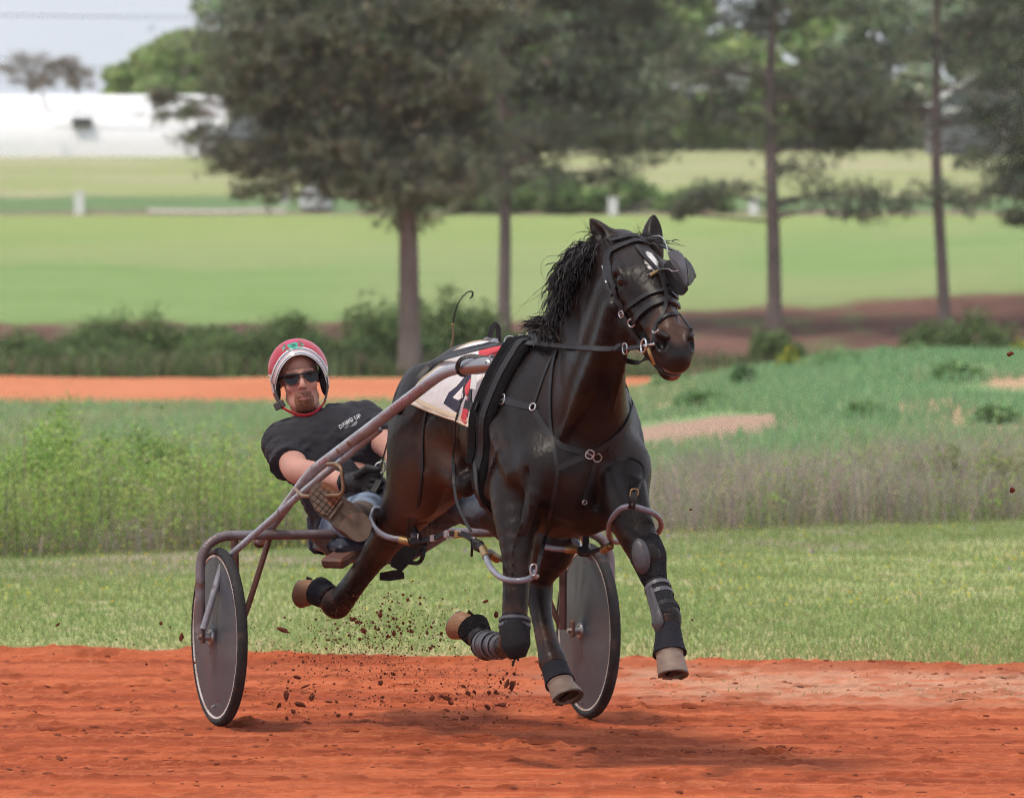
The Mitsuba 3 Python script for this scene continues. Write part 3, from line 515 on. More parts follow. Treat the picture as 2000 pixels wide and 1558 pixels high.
# ---------------------------------------------------------------- far buildings, posts, wires
mat('white_sheet', princ((.88, .88, .89), .45, .4)); mat('grey_wall', princ((.16, .17, .19), .7, .3)); mat('tan_wall', princ((.30, .27, .25), .8, .2)); mat('dark_glass', princ((.05, .05, .055), .25, .5)); mat('white_paint', princ((.80, .80, .79), .5, .4)); mat('pale_soil', princ((.46, .40, .37), .95, .1)); mat('wire', princ((.05, .05, .055), .6, .4)); mat('grey_tank', princ((.55, .57, .60), .5, .4))
def hoop(x0, x1, Y, zb, w, h, th=.12, n=18):
    """Half-barrel roof skin running along x."""
    a = np.linspace(0, np.pi, n); prof = np.r_[[[math.cos(t)*w/2, math.sin(t)**.75*h if 0 < t < np.pi else 0] for t in a], [[math.cos(t)*(w/2 - th), (math.sin(t)**.75*(h - th) if 0 < t < np.pi else 0)] for t in a[::-1]]]
    v = np.array([[x, Y + q[0], zb + q[1]] for x in (x0, x1) for q in prof]); m = len(prof); f = []
    for j in range(m): k = (j + 1) % m; f += [[j, k, m + k], [j, m + k, m + j]]
    for j in range(n - 1):
        for b in (0, m): q = [b + j, b + j + 1, b + m - 2 - j, b + m - 1 - j]; f += [[q[0], q[1], q[2]], [q[0], q[2], q[3]]]
    return trimesh.Trimesh(v, np.array(f), process=False)
Yb = 322.0; s = Yb/F
g = thing('hoop_house', 'long white hoop-roofed building at the upper left with a small dark window', 'building')
xa, xb = -1250*s, -560*s; zb = float(height(-18, Yb)) - .4; hh = J(0, 181, Yb)[2] - zb
part(g, 'roof', hoop(xa, xb, Yb + 4, zb, 8.0, hh), 'm_white_sheet', 30)
zr = J(0, 222, Yb)[2]
a = np.linspace(0, np.pi, 18); ring = np.array([[0, math.cos(t)*3.86, math.sin(t)**.75*(hh - .14)] for t in a])
for i, x in enumerate((xa + .25, xb - .25)):
    c = np.vstack([ring, [[0, 0, 0]]]) + [x, Yb + 4, zb]; part(g, 'end_wall', trimesh.Trimesh(np.vstack([c, c + [.1, 0, 0]]), [[j, j + 1, 18] for j in range(17)] + [[19 + j + 1, 19 + j, 37] for j in range(17)], process=False), 'm_tan_wall', False)
for i, x in enumerate(np.linspace(xa + 2, xb - 2, 6)):
    t = np.linspace(0, np.pi, 22); part(g, 'hoop_rib', sweep(np.array([[x, Yb + 4 + math.cos(q)*4.0, zb + math.sin(q)**.75*hh if 0 < q < np.pi else zb] for q in t]), circle(.035, 5)), 'm_white_sheet', True)
c = J(160, 238, Yb - .05); part(g, 'window', box(c + [0, .35, 0], (38*s, .9, 15*s)), 'm_dark_glass', False, label='small dark window')
part(g, 'rail', tube([J(90, 216, Yb + .1), J(250, 222, Yb + .1), J(435, 229, Yb + .1)], .05, 6), 'm_grey_tank', True)
part(g, 'post', tube([J(78, 165, Yb - 1), J(84, 190, Yb - 1), J(92, 216, Yb - .5)], .06, 6), 'm_bare', True)
Yc = 300.0; s2 = Yc/F; g = thing('grey_hoop_house', 'grey round-topped hoop house end behind the broad pine', 'building')
c = J(505, 275, Yc); zb2 = float(height(c[0], Yc)) - .2; w2, h2 = 170*s2, (300 - 186)*s2
a = np.linspace(0, np.pi, 22); arch = np.array([[math.cos(t)*w2/2, math.sin(t)**.7*h2] for t in a])
v = np.array([[c[0] + q[0], y, zb2 + q[1]] for y in (Yc, Yc + 14) for q in arch]); part(g, 'roof', trimesh.Trimesh(v, [f for j in range(21) for f in ([j, j + 1, 23 + j], [j, 23 + j, 22 + j])], process=False), 'm_grey_tank', True)
lo = .42*h2; ar2 = arch[arch[:, 1] > lo]
def face(poly, y, d): return trimesh.Trimesh(np.vstack([[[c[0] + q[0], y, zb2 + q[1]] for q in poly], [[c[0] + q[0], y + d, zb2 + q[1]] for q in poly]]), [f for j in range(1, len(poly) - 1) for f in ([0, j + 1, j], [len(poly), len(poly) + j, len(poly) + j + 1])], process=False)
part(g, 'upper_wall', face(ar2*.985, Yc - .05, .1), 'm_grey_wall', False); part(g, 'lower_wall', box([c[0], Yc, zb2 + lo/2], (w2*.97, .16, lo)), 'm_tan_wall', False)
# building at the right edge behind the trees
Yd = 330.0; s3 = Yd/F; g = thing('gabled_building', 'pale gabled building half hidden by pines at the right edge', 'building')
pL, pA, pR = J(1828, 196, Yd), J(1915, 141, Yd), J(2120, 146, Yd); zb3 = float(height(pL[0], Yd)) - .3
front = np.array([[pL[0], zb3], [pL[0], pL[2]], [pA[0], pA[2]], [pR[0], pR[2]], [pR[0], zb3]])
part(g, 'wall', trimesh.Trimesh(np.vstack([[[q[0], y, q[1]] for q in front] for y in (Yd, Yd + 8)]), [[0, 1, 2], [0, 2, 3], [0, 3, 4], [5, 7, 6], [5, 8, 7], [5, 9, 8]] + [f for j in range(5) for f in ([j, 5 + j, 5 + (j + 1) % 5], [j, 5 + (j + 1) % 5, (j + 1) % 5])], process=False), 'm_grey_wall', False)
part(g, 'roof_edge', sweep(np.array([pL + [-.5, -.1, -.3], pA + [0, -.1, .05], pR + [.4, -.1, .05]]), [[-.2, -.12], [-.2, .12], [.2, .12], [.2, -.12]], np.tile([0, 0, 1.0], (3, 1))), 'm_white_paint', 30)
part(g, 'corner_board', box([J(1962, 120, Yd)[0], Yd - .1, (zb3 + pA[2])/2], (14*s3, .2, pA[2] - zb3 - .2)), 'm_tan_wall', False)
part(g, 'window', box(J(1868, 216, Yd) + [0, -.02, 0], (50*s3, .12, 12*s3)), 'm_white_paint', False, label='pale window band')
# a pale trailer glimpsed between the pines
g = thing('trailer', 'pale trailer glimpsed between the pine branches above the horse', 'trailer'); c = J(1385, 160, 325)
part(g, 'body', box(c, (150*.025, 2.4, 1.0), bev=.08), 'm_grey_tank', 30); part(g, 'roof', box(c + [0, 0, .56], (150*.0255, 2.5, .1), bev=.02), 'm_white_paint', 30); part(g, 'window', box(c + [.3, -1.2, .1], (1.1, .1, .35)), 'm_dark_glass', False)
for k in (-1, 1): part(g, 'wheel', lathe(c + [k*1.0, -1.05, -.62], [0, 1, 0], [(0, -.1), (.3, -.1), (.33, -.06), (.33, .06), (.3, .1), (0, .1)], 20), 'm_dark_glass', 30)
for px, py, hpx, wpx, Y, lab in [(155, 428, 52, 15, 262, 'white post at the far left of the field'), (1197, 424, 36, 15, 262, 'white post above and left of the horse ears'), (1472, 426, 40, 15, 262, 'white post just left of the third pine trunk'), (556, 424, 38, 13, 264, 'faint white post left of the white tank under the broad pine')]:
    b = J(px, py, Y); zz = float(height(b[0], Y)); k = thing('white_post', lab, 'post', 'white posts at the top of the field'); w = wpx*1.25*Y/F; hgt = max(J(px, py - hpx, Y)[2] - zz, .6)
    part(k, 'shaft', box([b[0], Y, zz + hgt/2 - .05], (w, w, hgt), bev=.03), 'm_white_paint', 30); part(k, 'cap', box([b[0], Y, zz + hgt], (w*1.15, w*1.15, .08), bev=.02), 'm_white_paint', 30)
Y = 263; b = J(617, 428, Y); zz = float(height(b[0], Y)); k = thing('white_tank', 'white round-ended tank standing under the left side of the broad pine', 'tank'); hgt = J(617, 366, Y)[2] - zz; r_ = 32*Y/F
part(k, 'body', lathe([b[0], Y, zz], [0, 0, 1], [(r_*.9, 0), (r_, .05), (r_, hgt*.8), (r_*.85, hgt*.93), (r_*.35, hgt), (0, hgt)], 32), 'm_grey_tank', 40)
part(k, 'lid', lathe([b[0], Y, zz + hgt*.985], [0, 0, 1], [(0, 0), (r_*.35, 0), (r_*.35, .12), (0, .14)], 24), 'm_white_paint', 30)
for i in range(5): a = 3.6 + .62*i; part(k, 'rib', tube([[b[0] + r_*1.01*math.cos(a), Y + r_*1.01*math.sin(a), zz + .05], [b[0] + r_*1.01*math.cos(a), Y + r_*1.01*math.sin(a), zz + hgt*.8]], .04, 6), 'm_white_paint', True)
yy = np.linspace(262.15, 262.75, 4); xx = np.linspace(J(290, 0, 263)[0], J(560, 0, 263)[0], 30); put(thing('pale_path', kind='structure'), sheet(xx, yy, lambda x, y: height(x, y) + .05), 'm_pale_soil', True)
for (x0, y0, x1, y1, Y, lab) in [(-300, 118, 2300, 42, 175, 'lower power line crossing in front of the tree tops'), (-300, 22, 2300, -60, 182, 'upper power line crossing the sky at the top left')]:
    a, b = J(x0, y0, Y), J(x1, y1, Y); ts = np.linspace(0, 1, 15); solo('power_line', tube([a*(1 - t) + b*t - [0, 0, .6*4*t*(1 - t)] for t in ts], .014, 6, smooth=2), 'm_wire', lab, 'cable')
# ---------------------------------------------------------------- the horse
SF, CF = .314, .949                                     # heading: image right and towards the camera
U = np.array([SF, -CF, 0]); Lf = np.array([CF, SF, 0]); O = np.array([-.415, 25.0, 0]); UZ = np.array([0, 0, 1.0])
BR = np.array([U, Lf, UZ]); L0 = -.08                   # body axes; the horse's middle line
def S(s, l, z): return O + s*U + (L0 + l)*Lf + z*UZ     # body coordinates: ahead of the axle, to the horse's left, up
hs = Solid(grid(-1.0, .85, .0085, (.22, .74), .0055), grid(21.75, 25.15, .009, (21.8, 22.75), .0055), grid(.12, 2.02, .0085, (1.33, 2.0), .0055))
# trunk
hs.ell(S(1.84, .035, 1.175), (.54, .262, .278), BR); hs.ell(S(2.20, -.025, 1.14), (.33, .222, .35), BR, .08); hs.ell(S(1.36, .065, 1.20), (.42, .225, .215), BR, .08)
hs.ell(S(1.10, .02, 1.18), (.34, .225, .25), BR, .08); hs.ell(S(1.12, 0, 1.27), (.30, .15, .15), BR, .07)
hs.chain([S(2.22, 0, 1.44), S(2.02, 0, 1.445), S(1.75, 0, 1.385), S(1.35, 0, 1.345), S(1.08, 0, 1.34)], [.06, .065, .07, .075, .08], .10)
# shoulders and breast
for q in (-1, .56):
    hs.cone(S(2.05, q*.13, 1.36), S(2.42, q*.155, 1.04), .10, .105, .07); hs.cone(S(2.42, q*.155, 1.04), S(2.20, q*.18, .96), .095, .10, .05)
    hs.ell(S(2.46, q*.10, 1.02), (.09, .095, .16), BR, .04); hs.ell(S(2.13, q*.20, 1.10), (.13, .07, .19), BR, .05)
hs.cone(S(2.47, 0, 1.12), S(2.38, 0, .90), .06, .09, .06)
# neck: crest line and throat line
cr = [S(2.08, 0, 1.43), J(1132, 612, 22.75), J(1168, 545, 22.62), J(1212, 492, 22.5)]; th = [J(1150, 815, 22.66), J(1165, 735, 22.52), J(1184, 660, 22.42), J(1208, 592, 22.36)]
hs.chain(cr, [.11, .085, .07, .072], .06); hs.chain(th, [.132, .098, .080, .083], .06)
for a, b, r0, r1 in zip(cr, th, [.132, .098, .08, .078], [.132, .098, .08, .078]): hs.cone(a*.75 + b*.25, a*.35 + b*.65, r0, r1, .08, flat=(Lf, .85))
# two muscle cords down the front of the neck
hs.chain([J(1197, 600, 22.27), J(1172, 690, 22.34), J(1128, 790, 22.46), J(1100, 850, 22.52)], [.022, .030, .024, .008], .045)
hs.chain([J(1222, 640, 22.27), J(1207, 720, 22.36), J(1196, 800, 22.45)], [.018, .024, .008], .045)
# head
A_ = unit(J(1327, 692, 22.0) - J(1232, 487, 22.42)); LH = unit(np.array([.937, .35, .02])); LH = unit(LH - A_*np.dot(LH, A_)); NH = np.cross(A_, LH); NH = NH if NH[1] < 0 else -NH
HP = J(1236, 488, 22.40); HL = .575; HR = np.array([A_, LH, NH])
def HD(t, w, v): return HP + t*HL/.56*A_ + w*LH + v*NH
hs.cone(HD(.0, 0, -.03), HD(.15, 0, -.02), .072, .088, .04); hs.ell(HD(.15, 0, -.015), (.13, .098, .072), HR, .03)
hs.cone(HD(.18, 0, -.02), HD(.44, 0, -.028), .078, .047, .03); hs.cone(HD(.10, 0, .03), HD(.42, 0, .012), .026, .020, .03)
for q in (-1, 1):
    hs.ell(HD(.19, q*.050, -.125), (.125, .034, .105), HR, .03); hs.ell(HD(.135, q*.092, .012), (.055, .022, .026), HR, .02); hs.cone(HD(.18, q*.085, -.03), HD(.36, q*.052, -.045), .018, .010, .02)
    hs.ell(HD(.468, q*.046, -.012), (.058, .026, .042), HR, .02)
    hs.ell(HD(.165, q*.104, .004), (.030, .014, .019), HR, .010, 'cut'); hs.cone(HD(.140, q*.098, .014), HD(.185, q*.092, .016), .007, .006, .008)
hs.ell(HD(.470, 0, -.045), (.080, .062, .058), HR, .03); hs.ell(HD(.512, 0, -.045), (.046, .056, .052), HR, .015); hs.ell(HD(.535, 0, -.050), (.026, .047, .046), HR, .012)
hs.cone(HD(.27, 0, -.15), HD(.45, 0, -.108), .050, .042, .03); hs.ell(HD(.500, 0, -.110), (.044, .040, .028), HR, .02)
for q in (-1, 1):
    hs.ell(HD(.500, q*.056, .008), (.028, .017, .024), HR, .010, 'cut'); hs.cone(HD(.470, q*.056, .026), HD(.505, q*.040, .036), .009, .010, .012)
hs.ell(HD(.545, 0, -.092), (.055, .05, .0055), HR, .006, 'cut')
# ears
for base, tip, q in ((J(1192, 476, 22.47), J(1153, 428, 22.50), -1), (J(1273, 474, 22.58), J(1277, 421, 22.60), 1)):
    hs.chain([base - [0, 0, .05], base, base*.55 + tip*.45, base*.2 + tip*.8, tip], [.040, .037, .030, .016, .002], .02)
    f = unit(np.array([.5*q, -.85, .15])); hs.chain([base*.7 + tip*.3 + f*.034, base*.35 + tip*.65 + f*.026, base*.1 + tip*.9 + f*.014], [.018, .013, .004], .01, mode='cut')
# near fore (folded back), off fore (reaching forward)
RF = [J(1030, 905, 22.82), J(1012, 985, 22.72), J(1010, 1085, 22.62), J(1006, 1185, 22.56), J(1004, 1243, 22.54)]
hs.chain(RF, [.130, .092, .052, .043, .045], .05); hs.cone(J(1004, 960, 22.95), J(1005, 1060, 22.78), .075, .042, .05); hs.ell(J(1003, 1250, 22.53), (.045, .05, .05), BR, .02)
RC = [J(1003, 1262, 22.56), J(972, 1262, 22.70), J(950, 1262, 22.80)]; hs.chain(RC, [.042, .034, .042], .02); hs.chain([J(950, 1262, 22.80), J(928, 1232, 22.87)], [.046, .042], .02)
LFo = [J(1205, 915, 22.72), J(1222, 980, 22.62), J(1238, 1030, 22.56), J(1262, 1082, 22.50), J(1278, 1128, 22.46)]
hs.chain(LFo, [.108, .080, .068, .056, .040], .05); hs.cone(J(1195, 960, 22.8), J(1228, 1030, 22.64), .07, .045, .05); hs.ell(J(1266, 1088, 22.47), (.05, .05, .055), BR, .02)
LC = [J(1278, 1128, 22.46), J(1292, 1170, 22.40), J(1304, 1206, 22.34)]; hs.chain(LC, [.034, .031, .044], .02); hs.chain([J(1304, 1206, 22.34), J(1307, 1262, 22.29)], [.040, .044], .02)
# hind legs: near hind trailing, off hind under the body
hs.ell(S(1.04, -.17, 1.10), (.23, .11, .28), BR, .06); hs.ell(S(1.04, .19, 1.10), (.23, .11, .28), BR, .06)
RH = [J(858, 850, 24.02), J(845, 915, 24.00), J(800, 985, 24.18), J(765, 1040, 24.38), J(738, 1078, 24.55)]
hs.chain(RH, [.15, .145, .098, .064, .050], .06); hs.cone(J(838, 800, 24.18), J(785, 965, 24.30), .085, .062, .06); hs.cone(J(768, 985, 24.40), J(724, 1066, 24.60), .026, .024, .03); hs.cone(J(850, 895, 23.93), J(862, 918, 23.92), .10, .065, .07)
RHC = [J(738, 1078, 24.55), J(702, 1132, 24.70), J(662, 1182, 24.85)]; hs.chain(RHC, [.050, .037, .046], .025); hs.chain([J(718, 1085, 24.62), J(652, 1176, 24.90)], [.024, .028], .025); hs.ell(J(655, 1180, 24.87), (.05, .05, .052), BR, .02)
hs.chain([J(655, 1178, 24.87), J(628, 1158, 24.92)], [.046, .044], .02)
LH_ = [S(1.02, .15, 1.10), S(1.42, .19, .98), J(1082, 1060, 23.52), J(1056, 1122, 23.62), J(1052, 1160, 23.62)]
hs.chain(LH_, [.20, .14, .085, .052, .044], .06); hs.cone(J(1075, 1080, 23.66), J(1046, 1150, 23.70), .03, .028, .03)
LHC = [J(1052, 1160, 23.62), J(1062, 1225, 23.52), J(1079, 1290, 23.42)]; hs.chain(LHC, [.044, .036, .046], .025); hs.chain([J(1050, 1165, 23.67), J(1070, 1285, 23.47)], [.026, .026], .02); hs.chain([J(1080, 1292, 23.42), J(1092, 1330, 23.37)], [.046, .046], .02)
# flank fold, elbow crease, ribs under the skin
hs.cone(S(1.20, -.15, 1.02), S(1.40, -.12, .95), .05, .04, .08)
def vein(pts, r=.006, k=.012): hs.chain(pts, [r*.6] + [r]*(len(pts) - 2) + [r*.5], k)
def on(s, q, z):                                        # a point on the trunk's near or far side
    a = np.array([S(s, q*t, z) for t in np.linspace(.55, 0, 56)]); ix = [np.clip(np.searchsorted(g, a[:, i]), 0, len(g) - 1) for i, g in enumerate(hs.g)]; d = hs.D[tuple(ix)]; return a[int(np.argmax(d < 0))] if (d < 0).any() or z > 1.3 else on(s, q, z + .03)
for q in (-1, 1):
    hs.chain([on(2.02, q, 1.34), on(2.20, q, 1.18), on(2.38, q, 1.02)], [.012, .022, .014], .05)                     # shoulder blade
    hs.chain([on(2.00, q, 1.16), on(2.06, q, 1.04), on(2.14, q, .97)], [.03, .045, .03], .05)                     # triceps
    hs.chain([on(1.86, q, 1.24), on(1.90, q, 1.08), on(2.0, q, .96)], [.010, .014, .008], .03, mode='cut')
    for i in range(7): hs.chain([on(1.42 + i*.065, q, 1.20), on(1.40 + i*.065, q, 1.08), on(1.37 + i*.065, q, .99)], [.003, .008, .003], .03)
    vein([on(1.95, q, .93), on(1.75, q, .92), on(1.55, q, .95), on(1.42, q, .99)], .006); vein([on(2.30, q, 1.10), on(2.24, q, 1.0), on(2.16, q, .93)], .005)
    hs.chain([on(1.28, q, 1.28), on(1.22, q, 1.16), on(1.24, q, 1.02)], [.008, .016, .008], .035, mode='cut')          # flank hollow
    hs.chain([on(.98, q, 1.30), on(.92, q, 1.12), on(.95, q, .98)], [.006, .012, .006], .03, mode='cut')           # groove of the thigh
hs.chain([S(2.60, 0, 1.16), S(2.56, 0, 1.02), S(2.50, 0, .92)], [.010, .016, .012], .03, mode='cut')                   # between the breast muscles
hs.chain([J(1055, 905, 22.60), J(1040, 965, 22.54), J(1022, 1040, 22.54)], [.02, .030, .014], .04); hs.chain([J(992, 930, 22.74), J(994, 1000, 22.68), J(998, 1080, 22.60)], [.02, .030, .012], .035)   # forearm muscles
hs.chain([J(1032, 920, 22.55), J(1022, 1000, 22.52), J(1015, 1100, 22.50)], [.004, .012, .004], .025, mode='cut')
hs.chain([J(1190, 930, 22.56), J(1206, 990, 22.54), J(1226, 1045, 22.50)], [.02, .034, .014], .035); hs.chain([J(1246, 945, 22.58), J(1250, 1000, 22.54), J(1258, 1050, 22.50)], [.02, .028, .012], .03)
for c in (J(1000, 1238, 22.50), J(1258, 1080, 22.44)): hs.ell(c, (.022, .022, .030), None, .02)
vein([J(775, 935, 24.10), J(778, 985, 24.16), J(760, 1030, 24.30)], .006); vein([J(1020, 1010, 22.52), J(1002, 1080, 22.55), J(998, 1160, 22.52)], .005); vein([J(1238, 985, 22.55), J(1243, 1035, 22.50)], .005)
vein([HD(.26, -.062, -.06), HD(.34, -.052, -.05), HD(.40, -.05, -.06)], .005, .010); vein([HD(.30, -.045, -.02), HD(.38, -.046, -.055)], .004, .010)
hs.chain([J(738, 1078, 24.52), J(712, 1118, 24.64), J(676, 1168, 24.78)], [.016, .018, .016], .012)
body = hs.mesh(4); hcast = Caster(body)

def near_any(v, segs, r):
    d = np.full(len(v), 9.0)
    for a, b in segs:
        ba = b - a; t = np.clip((v - a) @ ba/(ba @ ba), 0, 1); d = np.minimum(d, np.linalg.norm(v - a - t[:, None]*ba, axis=1))
    return 1 - sst(r*.5, r, d)
V = np.asarray(body.vertices); base = np.array([.0095, .0058, .0052]); n1 = meshkit.fbm(V*6, 4, 3); n2 = meshkit.fbm(V*60, 2, 4)
col = np.repeat(base[None], len(V), 0)*(.75 + .5*n1[:, None])
def tint(w, c):
    global col
    col = col*(1 - w[:, None]) + np.asarray(c)*w[:, None]
tint(.85*near_any(V, [(HD(.405, 0, .0), HD(.455, 0, -.02)), (HD(.43, -.05, -.03), HD(.43, .05, -.03))], .085)*(.4 + .9*n1), (.088, .043, .028)); tint(.5*near_any(V, [(HD(.52, -.04, -.05), HD(.52, .04, -.05))], .06), (.040, .034, .033))       # tan muzzle
tint(.95*near_any(V, [(J(872, 905, 23.75), J(815, 1010, 24.05))], .18)*n1, (.105, .040, .020))               # brown flank and inner thigh
tint(.5*near_any(V, [(S(1.5, -.1, .85), S(2.1, -.1, .8))], .22)*n1, (.05, .022, .014))
tint(.45*near_any(V, [(S(1.9, -.25, 1.0), S(2.2, -.25, .95))], .25)*n1, (.042, .021, .016))
tint(near_any(V, [(HD(.50, -.1, -.02), HD(.50, .1, -.02))], .030)*.9, (.008, .007, .007))
tint(.9*near_any(V, [(HD(.550, .002, -.118), HD(.548, .022, -.118))], .026)*(.5 + .8*n1), (.40, .19, .15))   # pink lower lip
tint(.8*near_any(V, [(HD(.545, -.045, -.085), HD(.55, .045, -.085))], .022), (.40, .33, .32))
sw = HD(.142, .008, .05); q = (V - sw) @ HR.T; star = (q[:, 0]/.058)**2 + ((q[:, 1] + .004 + .16*q[:, 0])/(.021*(1 + 5*np.clip(q[:, 0], -.06, .06))))**2 + 1.6*(meshkit.fbm(V*90, 2, 7) - .5)
tint((1 - sst(.8, 1.05, star))*(q[:, 2] > -.05), (.80, .78, .76))                                          # white star
for nos in (-1, 1): tint(near_any(V, [(HD(.492, nos*.045, .0), HD(.49, nos*.05, .0))], .022), (.006, .005, .005))
dust = (1 - sst(.35, 1.0, V[:, 2]))*sst(.45, .75, meshkit.fbm(V*11, 4, 15)); tint(.35*dust, (.16, .06, .038)); tint(.35*sst(.45, .75, meshkit.fbm(V*[5, 5, 9], 4, 19)), (.045, .020, .012))
col = np.clip(col*(.82 + .36*n2[:, None]), .003, .9)
mat('coat', bump(princ(VC, .42, .27, sheen=.03), lambda p, n, uv: fbm(p.x*150, p.y*150, p.z*40, 2) + 1.1*fbm(p.x*26, p.y*26, p.z*15, 3), .0014))
H = thing('horse', 'dark brown racing horse with white star in full stride pulling the two wheeled cart', 'horse')
part(H, 'body', body, 'm_coat', True, color=col)
mat('eye', princ((.006, .004, .004), .10, .5)); 
for q in (-1, 1): e = trimesh.creation.icosphere(3, .0225); part(H, 'eye', trimesh.Trimesh(np.asarray(e.vertices)*[1, .8, 1] @ HR + HD(.167, q*.0905, .006), e.faces, process=False), 'm_eye', True)
# hooves
def hoof_col(p, n, uv): return mix((.27, .195, .155), (.165, .115, .09), fbm(p.x*30, p.y*30, p.z*90, 3))
mat('hoof', bump(princ(mikit.proc(hoof_col), .55, .35), lambda p, n, uv: fbm(p.x*20, p.y*20, p.z*220, 2), .002)); mat('sole', princ((.055, .04, .032), .9, .2)); mat('shoe', princ((.16, .15, .14), .5, .4, metallic=.7)); mat('orange_hoof', bump(princ(mikit.proc(lambda p, n, uv: mix((.34, .185, .105), (.20, .105, .06), fbm(p.x*45, p.y*45, p.z*45, 3))), .6, .3), lambda p, n, uv: fbm(p.x*60, p.y*60, p.z*60, 2), .002))
def hoof(c, down, toe, r0, r1, h, m='m_hoof', lab=None):
    """Hoof wall from the coronet (centre c) along `down`, toe direction, flaring; a sole set in and a worn shoe rim."""
    down = unit(down); toe = unit(toe - down*np.dot(toe, down)); side = np.cross(down, toe); n = 40; a = np.arange(n)*2*np.pi/n
    def ring(r, z, sh): hl = 1 - .18*np.clip(-np.cos(a), 0, 1); return c + down*z + toe*(sh + r*1.06*np.cos(a)*hl)[:, None] + side*(r*np.sin(a))[:, None]
    rows = [ring(r0*.80, -.004, 0), ring(r0*1.05, .0, 0), ring(r0*1.03, .008, .0), ring(r0*.98, .012, .001)] + [ring(r0 + (r1 - r0)*t, .012 + (h - .012)*t, .020*t) for t in (.25, .5, .75, 1)] + [ring(r1*.86, h, .020), ring(r1*.80, h - .012, .019)]
    v = np.vstack(rows); f = []
    for i in range(len(rows) - 1):
        for j in range(n): k = (j + 1) % n; f += [[i*n + j, (i + 1)*n + k, i*n + k], [i*n + j, (i + 1)*n + j, (i + 1)*n + k]]
    hk = part(H, 'hoof', trimesh.Trimesh(v, f, process=False), m, 40, label=lab)
    sv = np.vstack([ring(r1*.80, h - .012, .019), [c + down*(h - .018) + toe*.015]]); part(hk, 'sole', trimesh.Trimesh(sv, [[j, (j + 1) % n, n] for j in range(n)], process=False), 'm_sole', False)
    fr = [c + down*(h - .006) + toe*.045, c + down*(h - .004) - toe*r1*.75 + side*.018, c + down*(h - .004) - toe*r1*.75 - side*.018, c + down*(h - .018) + toe*.0]; part(hk, 'frog', trimesh.Trimesh(fr).convex_hull, 'm_sole', False)
    aa = np.linspace(-2.3, 2.3, 26); rim = np.array([c + down*(h + .001) + toe*(.020 + r1*.92*math.cos(t)) + side*r1*.88*math.sin(t) for t in aa]); part(hk, 'shoe', sweep(rim, [[-.006, -.003], [-.006, .003], [.006, .003], [.006, -.003]], np.repeat(down[None], 26, 0)), 'm_shoe', 30)
c = J(1307, 1272, 22.27); hoof(c, J(1311, 1324, 22.23) - c, unit([.35, -1, -.1]), .046, .052, .090)
c = J(1093, 1332, 23.36); hoof(c, J(1104, 1368, 23.33) - c + np.array([0, -.01, 0]), unit([.55, -.8, .12]), .046, .057, .074, lab='hind hoof lowest over the track with its dark sole showing')
c = J(926, 1228, 22.88); hoof(c, J(906, 1212, 22.93) - c, unit([-.45, -.25, -.75]), .044, .054, .070, 'm_orange_hoof', 'orange tinted folded fore hoof')
c = J(623, 1154, 24.93); hoof(c, J(603, 1149, 24.97) - c, unit([-.25, -.2, -.9]), .046, .056, .076, 'm_orange_hoof')
# mane, forelock, tail
mat('hair', princ(VC, .5, .35, sheen=.2))
def strands(roots, ctrl, w, cols, seed, n=7, taper=.15):
    """Locks of hair: flat strips through per-strand control points."""
    vs, fs, cc, o = [], [], [], 0; r = np.random.default_rng(seed); t = np.linspace(0, 1, n)[:, None]
    for i, p in enumerate(ctrl):
        p = np.asarray(p); m = len(p)
        if m == 3: c = (1 - t)**2*p[0] + 2*t*(1 - t)*p[1] + t*t*p[2]
        else: c = (1 - t)**3*p[0] + 3*t*(1 - t)**2*p[1] + 3*t*t*(1 - t)*p[2] + t**3*p[3]
        d = unit(np.gradient(c, axis=0)); s = unit(np.cross(d, r.normal(size=3))); ww = w[i]*(1 - (1 - taper)*t**1.5)
        vs.append(np.stack([c - s*ww, c + s*ww], 1).reshape(-1, 3)); f = np.arange(n - 1)[:, None]*2 + o; fs.append(np.concatenate([f + [0, 1, 3], f + [0, 3, 2]])); cc.append(np.repeat(cols[i][None], 2*n, 0)); o += 2*n
    return trimesh.Trimesh(np.vstack(vs), np.vstack(fs), process=False), np.vstack(cc)
hr = np.random.default_rng(5); ctrl, ww = [], []
crest = spline([J(1205, 478, 22.50), J(1178, 500, 22.58), J(1156, 540, 22.66), J(1138, 590, 22.74), J(1118, 640, 22.86)], 12)
for i in range(4600):
    u = hr.random()**.9; c = crest[int(u*(len(crest) - 1))] + hr.normal(size=3)*.012; L_ = (.085 + .05*hr.random()**2)*(.70 + .50*math.sin(min(1, u*1.1)*math.pi)); wv = math.sin(u*26 + .7*hr.normal())
    out = unit(np.array([-.80, -.28, .10 + .22*wv]) + hr.normal(size=3)*.16); sd = np.cross(out, [0, 0, 1.0])*.25*hr.normal()
    ctrl.append([c, c + out*L_*.55 + np.array([0, 0, .012]), c + (out + sd)*L_*.95 + np.array([-.004, -.004, -.012 - .012*u]), c + (out*.9 + sd)*L_ + np.array([.012*wv - .004, -.012, -.050 - .028*u + .012*hr.normal()])]); ww.append(.0022 + .003*hr.random())
for i in range(1100):                                    # flyaway tuft over the withers
    c = J(1108 + 20*hr.normal(), 664 + 7*hr.normal(), 22.80 + .06*hr.normal()); k = hr.random(); e = J(1028 + 46*k + 9*hr.normal(), 630 + 24*k*hr.random() + 5*hr.normal() + 6, 22.92 + .08*hr.normal()); ctrl.append([c, c*.62 + e*.38 + np.array([0, 0, .040 + .03*hr.normal()]), c*.25 + e*.75 + np.array([0, 0, .026 + .02*hr.normal()]), e + np.array([0, 0, .012*hr.normal()])]); ww.append(.0022 + .0026*hr.random())
